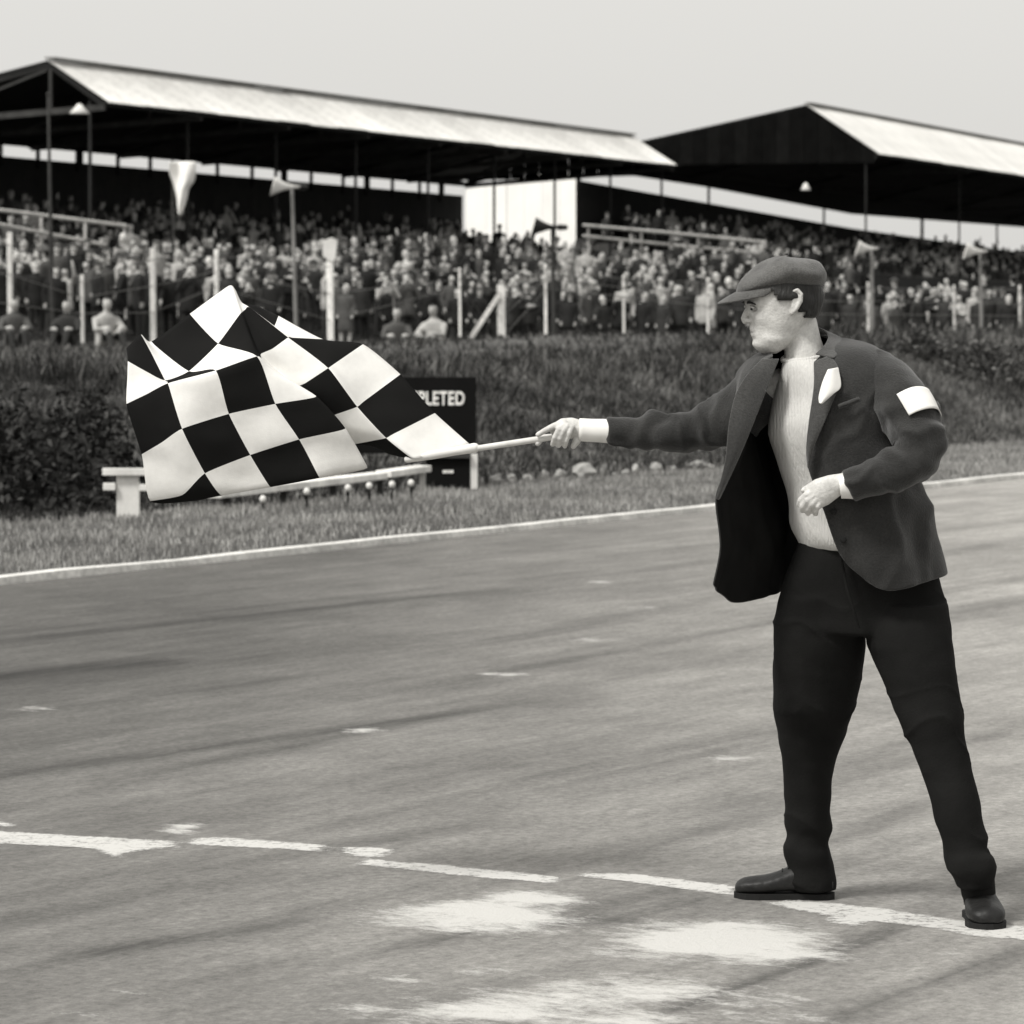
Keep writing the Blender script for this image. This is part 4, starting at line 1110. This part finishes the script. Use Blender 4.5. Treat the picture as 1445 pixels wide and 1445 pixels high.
# nose
body.tube([hp(1056,431,0), hp(1053.5,437,0), hp(1051,443,0), hp(1049,449.5,0), hp(1051,453.5,0)], [.0058,.0062,.0072,.0090,.0085], 12)
for s in (-1, 1): body.tube([hp(1052,452,s*.008), hp(1056,453.5,s*.013)], [.0062,.0060], 8)
# ears
for s in (-1, 1):
    lat = s*.079
    pts = [hp(1108,442,lat), hp(1113,436,lat+s*.007), hp(1118.5,425,lat+s*.011), hp(1119,415,lat+s*.012), hp(1114,409,lat+s*.010), hp(1107.5,411,lat+s*.004), hp(1106,419,lat)]
    body.tube(pts, [.0048,.0055,.0060,.0060,.0058,.0050,.0045], 8)
    body.tube([hp(1109,441,lat), hp(1112,429,lat+s*.003), hp(1112.5,416,lat+s*.004)], [(.007,.005),(.0125,.005),(.011,.005)], 10, rz=FACE)
# neck and core of the body
body.tube([q(1126,455,.03), q(1132,485,.03), q(1140,515,.03), q(1148,535,.03)], [.050,.052,.058,.062], 20)
body.tube([q(1150,530,.03), q(1160,600,.02), q(1175,680,.02), q(1205,780,.02), q(1220,850,.02)], [(.06,.08),(.08,.09),(.08,.09),(.08,.10),(.08,.10)], 18, rz=(1,0,0))
body.tube([q(1160,850,.06), q(1150,960,.12), q(1143,1060,.16), q(1142,1160,.20), q(1145,1225,.22)], [.062,.062,.05,.042,.036], 14)
body.tube([q(1235,860,.02), q(1262,905,-.02), q(1300,970,-.07), q(1325,1070,-.11), q(1355,1170,-.15), q(1378,1235,-.17)], [.05,.055,.055,.048,.042,.036], 14)
# arms
body.tube([q(1100,545,.10), q(1040,585,.13), q(1000,603,.15), q(945,610,.16), q(900,610,.16), q(858,609,.16), q(820,607,.16)], [.05,.05,.042,.036,.031,.028,.027], 14)
body.tube([q(1200,530,0), q(1250,540,-.09), q(1276,576,-.155), q(1297,622,-.21), q(1280,652,-.225), q(1240,670,-.235), q(1186,683,-.224)], [.05,.05,.045,.04,.038,.034,.027], 14)
# right hand closed round the stick
ho = hand_off
palm = [q(822,606,ho), q(806,603,ho), q(794,603,ho), q(784,606,ho)]
body.tube(palm, [(.024,.022),(.027,.024),(.025,.026),(.018,.024)], 16)
def finger(pts, r): body.tube([q(*p) for p in pts], r, 10)
finger([(796,597,ho-.022),(782,601,ho-.024),(770,607,ho-.020),(759,613.5,ho-.012)], [.0100,.0092,.0082,.0072])       # index along the stick
finger([(797,600,ho-.026),(789,606,ho-.036),(783,617,ho-.034),(780,627,ho-.016)], [.0100,.0092,.0082,.0074])       # middle
finger([(801,601,ho-.028),(795,608,ho-.038),(790,619,ho-.034),(788,629,ho-.016)], [.0098,.0090,.0080,.0072])       # ring
finger([(807,603,ho-.028),(803,611,ho-.036),(799,622,ho-.030),(797,630,ho-.014)], [.0090,.0082,.0072,.0066])       # little
finger([(808,612,ho+.012),(796,616,ho+.024),(780,617,ho+.024),(766,617,ho+.014),(758.5,626,ho+.002)], [.0125,.0112,.0100,.0090,.0078])    # thumb beyond the stick
finger([(818,612,ho-.004),(814,622,ho-.006),(809,630,ho-.004)], [.013,.011,.008])                                     # heel of the hand
# left hand laid on the stomach
lo_ = -.225
body.tube([q(1190,680,lo_), q(1176,686,lo_), q(1160,694,lo_), q(1146,702,lo_+.004)], [(.022,.024),(.021,.032),(.018,.038),(.015,.036)], 16, rz=(0.0,-1,0))
finger([(1150,692,lo_),(1138,699,lo_-.006),(1130,706,lo_+.006),(1128,712,lo_+.018)], [.0108,.0102,.0094,.0084])
finger([(1150,698,lo_-.002),(1139,707,lo_-.010),(1133,714,lo_+.002),(1132,720,lo_+.018)], [.0110,.0104,.0094,.0084])
finger([(1153,703,lo_-.002),(1144,712,lo_-.010),(1140,718,lo_+.002),(1140,724,lo_+.018)], [.0108,.0102,.0092,.0082])
finger([(1159,706,lo_),(1153,715,lo_-.006),(1151,720,lo_+.004),(1151,725,lo_+.018)], [.0098,.0092,.0084,.0076])
finger([(1170,680,lo_+.006),(1156,681,lo_+.016),(1144,686,lo_+.020),(1134,692,lo_+.020)], [.0120,.0108,.0096,.0080])     # thumb
o = body.build('body', [M['skin']], man)
remesh(o, 0.0027, 2, 0.5, dec=0.45)
# eyes, brows, mouth
for s in (-1, 1):
    mb = MB(); mb.ball(hp(1062.0,436,s*.030), (.0118,.0118,.0062), 10); mb.build('eye', M['eye_white'], man, smooth=True)
    mb = MB(); mb.ball(hp(1057.3,436,s*.0305), (.0058,.0058,.0046), 8); mb.build('iris', M['iris'], man, smooth=True)
    mb = MB(); mb.tube([hp(1052.5,427.8,s*.014), hp(1051.8,426.8,s*.026), hp(1054,427.0,s*.040), hp(1059,429.5,s*.050)], [.0028,.0038,.0034,.0018], 8); mb.build('eyebrow', M['hair'], man, smooth=True)
    mb = MB(); mb.tube([hp(1055.5,433.2,s*.018), hp(1054.6,432.4,s*.030), hp(1057.5,434.4,s*.043)], [.0026,.0034,.0024], 6); mb.build('eyelid', M['skin'], man, smooth=True)
mb = MB(); mb.tube([hp(1062.5,469.0,-.017), hp(1059.4,468.3,-.009), hp(1058.2,468.2,0), hp(1059.4,468.3,.009), hp(1062.5,469.0,.017)], [.0008,.0014,.0016,.0014,.0008], 6); mb.build('mouth', M['lip'], man, smooth=True)
# hair under the cap: a shell over the back and sides of the head
hr = head_rings(prof, 0.0055); n = 72
ys = np.array([p[0] for p in prof], float); yy = np.concatenate([np.linspace(ys[i], ys[i+1], 4)[:-1] for i in range(len(ys)-1)] + [ys[-1:]])
hv = []; hf = []; keepi = {}
for i, y in enumerate(yy):
    for k in range(n):
        th = 360.0*k/n; th = th if th <= 180 else 360-th
        lim = 46 if y < 396 else (50 + (y-396)*0.9 if y < 423 else 103)
        bot = 447 if th > 118 else (441 if th > 103 else 423 - max(0, 75-th)*0.5)
        if th >= lim and y <= bot and 386 < y:
            p = hr[i][k]; nn = (p-HC).normalized()
            keepi[(i, k)] = len(hv); hv.append(p + nn*(0.0035*fbm(p*40, 1, 2) - (0.004 if abs(y-bot) < 3 else 0)))
for i in range(len(yy)-1):
    for k in range(n):
        ks = [(i, k), (i, (k+1) % n), (i+1, (k+1) % n), (i+1, k)]
        if all(x in keepi for x in ks): hf.append(tuple(keepi[x] for x in ks))
o = mesh('hair', hv, hf, [M['hair']], man, True); md = o.modifiers.new('t', 'SOLIDIFY'); md.thickness = 0.006; md.offset = -1
# flat cap
CF = FACE; CU = Vector((0, 0, 1))
CC = hp(1110, 393, 0)
mb = MB(); rings = []; n = 56
# (height, forward extent, backward extent, half width, droop of the front)
for h_, fe, be, hw, dr in ((-.020,.084,.092,.078,.008),(-.014,.098,.099,.086,.016),(-.004,.138,.106,.100,.036),(.010,.138,.110,.108,.031),(.024,.122,.108,.106,.022),(.038,.096,.098,.093,.014),(.050,.072,.086,.082,.007),(.058,.048,.066,.062,.003),(.063,.026,.038,.036,0),(.0645,.010,.015,.014,0)):
    ring = []
    for k in range(n):
        th = 2*math.pi*k/n; c_, s_ = math.cos(th), math.sin(th)
        x = (fe if c_ > 0 else be)*c_; y_ = hw*s_*(1-0.12*max(0, c_))
        z = h_*(0.92 if h_ > 0 else 1) - dr*max(0, c_)**2*1.3 - 0.006*max(0, -c_)**2
        p = CC + CF*x + SIDE*y_ + CU*z
        wr = (0.0040*fbm(p*20, 1, 3) + 0.0022*math.sin(th*4 + h_*70))*(1 if h_ > -.01 else .1)
        ring.append(p + CU*wr + (CF*c_+SIDE*s_)*wr*0.8)
    rings.append(ring)
mb.loft(rings); cap = mb.build('flat_cap', M['tweed'], man, True)
md = cap.modifiers.new('s', 'SUBSURF'); md.levels = 1; md.render_levels = 1
ctrl = []
for a in np.linspace(-72, 72, 13):
    th = R(a); row = []
    for e in (0, .35, .7, 1.0):
        cc_ = math.cos(th)
        x = .088*cc_ + .102*e*cc_**0.7*0.98; y_ = (.086 - .012*e)*math.sin(th)
        z = -.010 - .008*cc_ - (.034*e + .016*e*e)*cc_**0.5 - .006*math.sin(th)**2
        row.append(CC + CF*x + SIDE*y_ + CU*z)
    ctrl.append(row)
g_ = spline_grid([[tuple(p) for p in r_] for r_ in ctrl], 4, 3); r_, c_ = g_.shape[:2]
o = mesh('peak', g_.reshape(-1, 3), grid_faces(r_, c_), [M['tweed']], cap, True)
md = o.modifiers.new('t', 'SOLIDIFY'); md.thickness = 0.0065; md.offset = 0
md = o.modifiers.new('b', 'SUBSURF'); md.levels = 1; md.render_levels = 1
mb = MB(); mb.ball(CC + CU*.066, (.007, .007, .004), 6); mb.build('button', M['tweed'], cap, True)

# sweater
TF = Vector((-0.5, -0.866, 0)); TL = Vector((0.866, -0.5, 0))
mb = MB(); rings = []; n = 56
for py, left, hw, hd, off in ((503,1108,.060,.058,.025),(507,1106,.066,.064,.02),(512,1104,.078,.075,.015),(525,1101,.115,.095,.01),(545,1098,.150,.108,.0),(565,1095,.165,.115,.0),(590,1087,.170,.122,-.01),(612,1083.5,.170,.125,-.01),(640,1092,.168,.122,-.005),(665,1101,.165,.12,.0),(690,1109,.163,.12,.0),(715,1114,.163,.12,.0),(740,1116.5,.165,.122,.0),(755,1121,.165,.12,.0),(766,1127,.163,.118,.0),(773,1131,.158,.112,.0),(776,1136,.150,.105,.0)):
    ext = math.hypot(hw*TL.x, hd*TF.x)/PX; c = q(left+ext, py, off)
    ring = []
    for k in range(n):
        th = 2*math.pi*k/n; d = TF*(hd*math.cos(th)) + TL*(hw*math.sin(th)); p = c + d
        fold = 0.0045*math.sin(py*.11 + 3*th) * (1 if py > 560 else 0.2) + 0.006*fbm(p*7, 1, 2) + (0.007*(1-abs(math.sin(p.z*26 + 2*fbm(p*6, 1, 2) + 2.5*math.cos(th))))**4 if py > 640 else 0)
        ring.append(p + d.normalized()*fold)
    rings.append(ring)
mb.loft(rings); sw = mb.build('sweater', M['knit'], man, True)
kn = M['knit'].node_tree; wv = kn.nodes.new('ShaderNodeTexWave'); wv.inputs['Scale'].default_value = 42; wv.inputs['Distortion'].default_value = 1.5; wv.inputs['Detail'].default_value = 2
wv.bands_direction = 'X'; tcn = kn.nodes.new('ShaderNodeTexCoord'); kn.links.new(tcn.outputs['Object'], wv.inputs['Vector'])
bpn = kn.nodes.new('ShaderNodeBump'); bpn.inputs['Strength'].default_value = 0.18; bpn.inputs['Distance'].default_value = 0.004
kn.links.new(wv.outputs['Fac'], bpn.inputs['Height']); old = [n_ for n_ in kn.nodes if n_.type == 'BUMP' and n_ is not bpn and n_ != bpn]
for n_ in old: kn.links.new(n_.outputs[0], bpn.inputs['Normal'])
kn.links.new(bpn.outputs[0], kn.nodes['Principled BSDF'].inputs['Normal'])
md = sw.modifiers.new('s', 'SUBSURF'); md.levels = 1; md.render_levels = 1
mb = MB(); ring = [q(1138,502,.027) + Vector((.0635*math.cos(t_), .061*math.sin(t_), .012*math.cos(t_) + .010*math.sin(t_))) for t_ in np.linspace(0, 2*math.pi, 33)]
mb.tube(ring, [.0075]*33, 8, cap=False); mb.build('neckband', M['knit'], sw, True)

# trousers
mb = MB()
def leg(rows):
    rings = []
    for py, xl, xr, off in rows:
        c = q((xl+xr)/2, py, off); a = (xr-xl)/2*PX*(Y0+off)/Y0; b_ = min(a*1.02 + .004, .122)
        rings.append([c + Vector((a*math.cos(t_), b_*math.sin(t_), 0)) for t_ in np.linspace(0, 2*math.pi, 29)[:-1]])
    mb.loft(rings)
leg([(762,1128,1290,.03),(780,1120,1312,.03),(815,1106,1326,.03),(850,1098,1334,.03),(880,1100,1336,.03),(892,1120,1320,.03)])
leg([(840,1100,1215,.04),(880,1093,1222,.05),(910,1091,1220,.065),(950,1089.5,1216,.09),(1000,1090,1207,.125),(1035,1098,1196,.16),(1070,1103,1181,.175),(1100,1105,1173,.185),(1150,1108,1171,.2),(1190,1112,1170,.215),(1207,1108,1173,.22),(1224,1110,1179,.225),(1244,1108,1182,.225),(1256,1116,1181,.225)])
leg([(850,1225,1337,.0),(880,1222,1342,-.02),(910,1225,1346,-.04),(950,1241,1351,-.06),(1000,1262,1356,-.08),(1050,1284,1364,-.10),(1100,1304,1375,-.12),(1150,1318,1386,-.145),(1185,1328,1392,-.155),(1198,1331,1393,-.16),(1208,1332,1404,-.162),(1222,1339,1407,-.165),(1238,1345,1403,-.168),(1254,1351,1402,-.17)])
tr = mb.build('trousers', [M['trousers']], man)
remesh(tr, 0.0055, 10, 0.5)
nrm_ = [v_.normal.copy() for v_ in tr.data.vertices]
for v_, nn_ in zip(tr.data.vertices, nrm_):
    p = v_.co + mv; z = p.z
    amp = 0.006 + 0.010*math.exp(-((z-0.12)/0.10)**2) + 0.006*math.exp(-((z-0.50)/0.09)**2) + .005*math.exp(-((z-0.75)/0.08)**2)
    f_ = fbm((p.x*6, p.y*6, p.z*8), 1.0, 3)*amp*0.6 + 0.0040*math.sin(p.z*60 + p.x*25 + 3*fbm(p*5, 1, 2))*math.exp(-((z-0.14)/0.10)**2)
    f_ += 0.0048*(1-abs(math.sin(z*16 + 3.0*fbm(p*4, 1, 2) + 5*p.x)))**4*(math.exp(-((z-.50)/.12)**2) + math.exp(-((z-.78)/.08)**2) + 1.2*math.exp(-((z-.14)/.10)**2))
    v_.co += nn_*f_
# pressed crease down the front of the near leg and fly seam
mb = MB(); mb.tube([q(1185,778,-.115), q(1195,830,-.14), q(1212,885,-.13)], [.004,.005,.003], 6); mb.build('fly', M['trousers'], tr, True)

mb = MB(); mb.tube([q(1375,1215,-.165), q(1381,1262,-.15)], [.05,.045], 14); mb.build('sock', M['lining'], man, True)
# shoes
def shoe(heel, toe, width, hs, lab):
    heel = Vector((heel[0], heel[1], 0)); toe = Vector((toe[0], toe[1], 0)); d = (toe-heel); Ln = d.length; d.normalize(); sd_ = Vector((-d.y, d.x, 0))
    up = MB(); rings = []; n = 24
    for s_, w_, h_, z0 in ((0.0,.42,.052,.024),(.02,.60,.066,.022),(.08,.70,.085,.021),(.20,.74,.100,.021),(.32,.76,.103,.021),(.45,.82,.088,.020),(.58,.95,.069,.019),(.70,1.0,.062,.016),(.82,.97,.059,.014),(.92,.84,.055,.014),(.98,.6,.044,.016),(1.0,.32,.032,.018)):
        c = heel + d*(Ln*s_); ring = []
        for k in range(n):
            th = 2*math.pi*k/n; y_ = math.cos(th)*w_*width/2; zz = math.sin(th)
            z = z0 + (h_*hs-z0)*(0.5+0.5*math.copysign(abs(zz)**(0.8 if zz > 0 else .35), zz))
            y_ *= 1 - 0.35*max(0, zz)**2
            p = c + sd_*y_ + Vector((0, 0, z)); cr = 0.0018*math.sin(s_*90)*math.exp(-((s_-.62)/.1)**2)
            ring.append(p + Vector((0, 0, cr)) - mv)
        rings.append(ring)
    up.loft(rings); u = up.build('shoe', M['leather'], man, True); md = u.modifiers.new('s', 'SUBSURF'); md.levels = 1; md.render_levels = 1
    so_ = MB(); rings = []
    for z in (0.0, .006, .013, .016):
        ring = []
        for t_ in np.linspace(0, 1, 17): 
            w_ = np.interp(t_, [0,.03,.1,.3,.45,.62,.75,.88,.96,1.0], [.3,.62,.78,.74,.78,.98,1.06,.95,.6,.2]); ring.append((t_, w_))
        loop = [(t_, w_) for t_, w_ in ring] + [(t_, -w_) for t_, w_ in ring[::-1]]
        rings.append([heel + d*(Ln*(t_*1.015-.006)) + sd_*(w_*width/2*0.98) + Vector((0, 0, z)) - mv for t_, w_ in loop])
    so_.loft(rings); so_.build('sole', M['sole'], u)
    la = MB()
    for s_, h_ in ((.34,.098),(.40,.092),(.46,.083),(.52,.074)):
        c = heel + d*(Ln*s_) + Vector((0, 0, h_*hs+.001)) - mv; la.tube([c - sd_*.018, c + Vector((0, 0, .004)), c + sd_*.018], [.0022]*3, 6)
    la.build('laces', M['sole'], u, True)
a = G(1177, 1268); b_ = G(1037, 1266)
shoe((a.x, a.y), (b_.x, b_.y), .098, 1.0, '')
b_ = G(1396, 1313); a2 = (P(1377, 1200, 9.585).x, 9.60)
shoe(a2, (b_.x, b_.y), .104, 1.05, '')

# jacket: one open sheet from the blown-back right front round the back to the left front
JR = [
 [(1092,508,-.05),(1089,503,-.02),(1087,497,.01),(1092,490,.05),(1108,484,.075),(1135,476,.085),(1158,474,.065),(1172,480,.02),(1170,488,-.03),(1162,498,-.065),(1150,510,-.08)],
 [(1078,532,-.08),(1069,518,-.03),(1056,514,.04),(1050,514,.10),(1070,506,.15),(1140,498,.15),(1200,488,.08),(1243,494,-.03),(1226,503,-.11),(1182,528,-.145),(1149,542,-.135)],
 [(1064,585,-.13),(1052,570,-.07),(1042,565,.02),(1038,560,.12),(1062,560,.19),(1150,560,.19),(1240,556,.09),(1272,556,-.06),(1236,575,-.165),(1182,592,-.19),(1141,602,-.17)],
 [(1044,640,-.15),(1050,630,-.04),(1060,625,.05),(1070,620,.13),(1090,620,.19),(1165,620,.18),(1246,620,.09),(1276,620,-.06),(1238,632,-.165),(1182,642,-.19),(1137,652,-.165)],
 [(1012,700,-.17),(1033,697,-.06),(1062,692,.03),(1084,690,.11),(1106,690,.18),(1182,690,.18),(1262,690,.10),(1304,690,-.05),(1258,700,-.16),(1204,706,-.185),(1160,714,-.16)],
 [(1016,770,-.16),(1040,768,-.05),(1070,765,.04),(1095,762,.11),(1120,760,.18),(1192,760,.19),(1275,760,.11),(1324,758,-.04),(1277,772,-.155),(1227,780,-.185),(1186,784,-.16)],
 [(1006,826,-.15),(1032,850,-.05),(1065,847,.04),(1095,840,.11),(1125,828,.18),(1200,815,.20),(1288,810,.12),(1338,810,-.03),(1292,826,-.15),(1252,834,-.17),(1226,822,-.155)],
]
cg = np.array([[tuple(q(*p)) for p in r_] for r_ in JR])
jg = spline_grid(cg, 9, 9); r_, c_ = jg.shape[:2]
for i in range(r_):
    for j in range(c_):
        p = Vector(jg[i, j]); w_ = min(1, i/12)
        ctr = Vector((q(1180,600,0).x, q(1180,600,.02).y, p.z)); nrm = (p-ctr); nrm.z = 0; nrm.normalize()
        f_ = 0.014*fbm((p.x*6, p.y*6, p.z*3.5), 1.0, 3) + 0.006*fbm((p.x*14, p.y*14, p.z*9), 1.0, 2)
        ap_ = q(1262, 585, -.05); dd_ = (p-ap_).length
        f_ += 0.017*(1-abs(math.sin(dd_*17 + 2.6*fbm(p*4, 1, 2) + 7*p.z)))**4*math.exp(-(dd_/.30)**2) + 0.012*(1-abs(math.sin(p.x*24 + 2.2*fbm(p*3, 1, 2))))**4*min(1, i/36)
        jg[i, j] += np.array(nrm)*f_*w_
jk = mesh('jacket', jg.reshape(-1, 3), grid_faces(r_, c_), [M['jacket'], M['lining'], M['jacket']], man, True)
md = jk.modifiers.new('t', 'SOLIDIFY'); md.thickness = 0.007; md.offset = 0; md.material_offset = 1; md.material_offset_rim = 2
md = jk.modifiers.new('s', 'SUBSURF'); md.levels = 1; md.render_levels = 1
def sleeve(pts, rad, seed, elbow):
    mb = MB(); P_ = [q(*p) for p in pts]
    # resample
    arr = np.array([tuple(p)+(r_,) for p, r_ in zip(P_, rad)]); m = len(arr); out = []
    for i in range(m-1):
        p0 = arr[i-1] if i else 2*arr[0]-arr[1]; p3 = arr[i+2] if i+2 < m else 2*arr[-1]-arr[-2]
        for k in range(9): out.append(catmull(p0, arr[i], arr[i+1], p3, k/9))
    out.append(arr[-1])
    mb.tube([Vector(x[:3]) for x in out], [x[3] for x in out], 36, cap=False)
    o = mb.build('sleeve', [M['jacket']], jk, True)
    el = P_[elbow]
    L_ = P_[0]
    nrm_ = [v_.normal.copy() for v_ in o.data.vertices]
    for v_, nn_ in zip(o.data.vertices, nrm_):
        p = v_.co.copy(); d_ = (p-el).length
        f_ = 0.008*fbm(p*9 + Vector((seed, 0, 0)), 1, 3) + 0.0075*math.sin(d_*80 + 5*fbm(p*7, 1, 2))*math.exp(-(d_/.14)**2) + .0160*(1-abs(math.sin((p-L_).length*20 + 3.2*fbm(p*5 + Vector((seed, 3, 0)), 1, 2) + 9*(p.y-L_.y))))**4
        v_.co += nn_*f_
    md = o.modifiers.new('s', 'SUBSURF'); md.levels = 1; md.render_levels = 1
    return o
sl_l = sleeve([(1212,522,.0),(1246,536,-.08),(1276,576,-.155),(1299,622,-.21),(1282,652,-.225),(1240,670,-.235),(1196,688,-.226)], [.058,.070,.070,.065,.060,.053,.044], 3.0, 3)
sl_r = sleeve([(1082,545,.10),(1040,585,.13),(1000,603,.15),(945,610,.16),(900,610,.16),(857,609.5,.16)], [.080,.072,.063,.054,.044,.036], 8.0, 3)
# lapels and collar
def strip(name, a_, b_, mats, parent, th=.005, nu=5, nv=6, bulge=0.006):
    ctrl = []
    for x, y in zip(a_, b_):
        p0, p1 = q(*x), q(*y); mid = (p0+p1)/2 + Vector((0, -bulge, 0)); ctrl.append([tuple(p0), tuple(mid), tuple(p1)])
    g_ = spline_grid(ctrl, nu, nv); rr, cc = g_.shape[:2]
    o = mesh(name, g_.reshape(-1, 3), grid_faces(rr, cc), mats, parent, True)
    md = o.modifiers.new('t', 'SOLIDIFY'); md.thickness = th; md.offset = 0
    md = o.modifiers.new('s', 'SUBSURF'); md.levels = 1; md.render_levels = 1
    return o
strip('lapel', [(1076,506,-.06),(1056,526,-.10),(1038,556,-.13),(1028,600,-.165),(1023,650,-.18),(1010,704,-.185)], [(1100,506,-.055),(1090,530,-.085),(1076,566,-.115),(1060,606,-.14),(1040,652,-.16),(1014,706,-.175)], [M['lapel']], jk)
strip('lapel', [(1148,510,-.10),(1148,545,-.155),(1142,590,-.185),(1138,630,-.185),(1140,660,-.175)], [(1172,500,-.09),(1186,532,-.165),(1166,590,-.205),(1148,632,-.195),(1141,662,-.178)], [M['lapel']], jk)
strip('collar', [(1150,500,-.085),(1164,486,-.045),(1168,472,.015),(1154,463,.065),(1130,466,.095),(1106,476,.085),(1092,490,.03),(1090,504,-.04)],
      [(1176,506,-.115),(1190,494,-.06),(1192,482,.02),(1172,472,.09),(1135,476,.125),(1098,488,.115),(1076,500,.05),(1074,512,-.05)], [M['lapel']], jk, bulge=-.004)
# breast pocket and buttons
strip('breast_pocket', [(1182,571,-.202),(1196,566,-.200),(1212,560,-.192)], [(1184,577,-.203),(1198,572,-.201),(1214,566,-.193)], [M['jacket']], jk, th=.004)
for px, py, of in ((1168,722,-.175),(1182,762,-.175)):
    mb = MB(); mb.ball(q(px+8, py, of-.012), (.009, .004, .009), 6); mb.build('button', M['sole'], jk, True)
# white paper pass on the breast, armband, cuffs
strip('paper_pass', [(1168,521,-.20),(1160,540,-.213),(1155,560,-.220),(1156,569,-.222)], [(1183,518,-.19),(1187,545,-.205),(1176,556,-.216),(1160,570,-.222)], [M['paper']], man, th=.002)
def band(a, b_, ra, rb, name, m_, parent, n=9):
    mb = MB(); pts = []; rr = []
    for i in range(n):
        s_ = i/(n-1); pts.append(q(*a)*(1-s_)+q(*b_)*s_); rr.append(ra*(1-s_)+rb*s_)
    mb.tube(pts, rr, 40, cap=False); o = mb.build(name, m_, parent, True)
    nrm_ = [v_.normal.copy() for v_ in o.data.vertices]
    for v_, nn_ in zip(o.data.vertices, nrm_): v_.co += nn_*(0.003*fbm(v_.co*14, 1, 2))
    return o
ab = band((1277,571,-.158),(1294,600,-.195),.0745,.0715,'armband',M['paper'],man, n=11)
bm = bmesh.new(); bm.from_mesh(ab.data); bm.verts.ensure_lookup_table()
ctr_ = sum((v.co for v in bm.verts), Vector())/len(bm.verts)
cut = []
for k in range(40):
    col = [bm.verts[i*40+k] for i in range(11)]; m_ = sum((v.co for v in col), Vector())/11 + mv
    if CX + F*m_.x/m_.y < 1271 and m_.y < (ctr_+mv).y + .03: cut += col
bmesh.ops.delete(bm, geom=cut, context='VERTS')
bmesh.ops.delete(bm, geom=[f for f in bm.faces if len(f.verts) > 4], context='FACES'); bm.to_mesh(ab.data); bm.free()
md = ab.modifiers.new('t', 'SOLIDIFY'); md.thickness = 0.003
band((862,609,.16),(817,606.5,.16),.0325,.031,'shirt_cuff',M['shirt'],man)
band((1204,685,-.228),(1185,687,-.225),.036,.032,'shirt_cuff',M['shirt'],man)
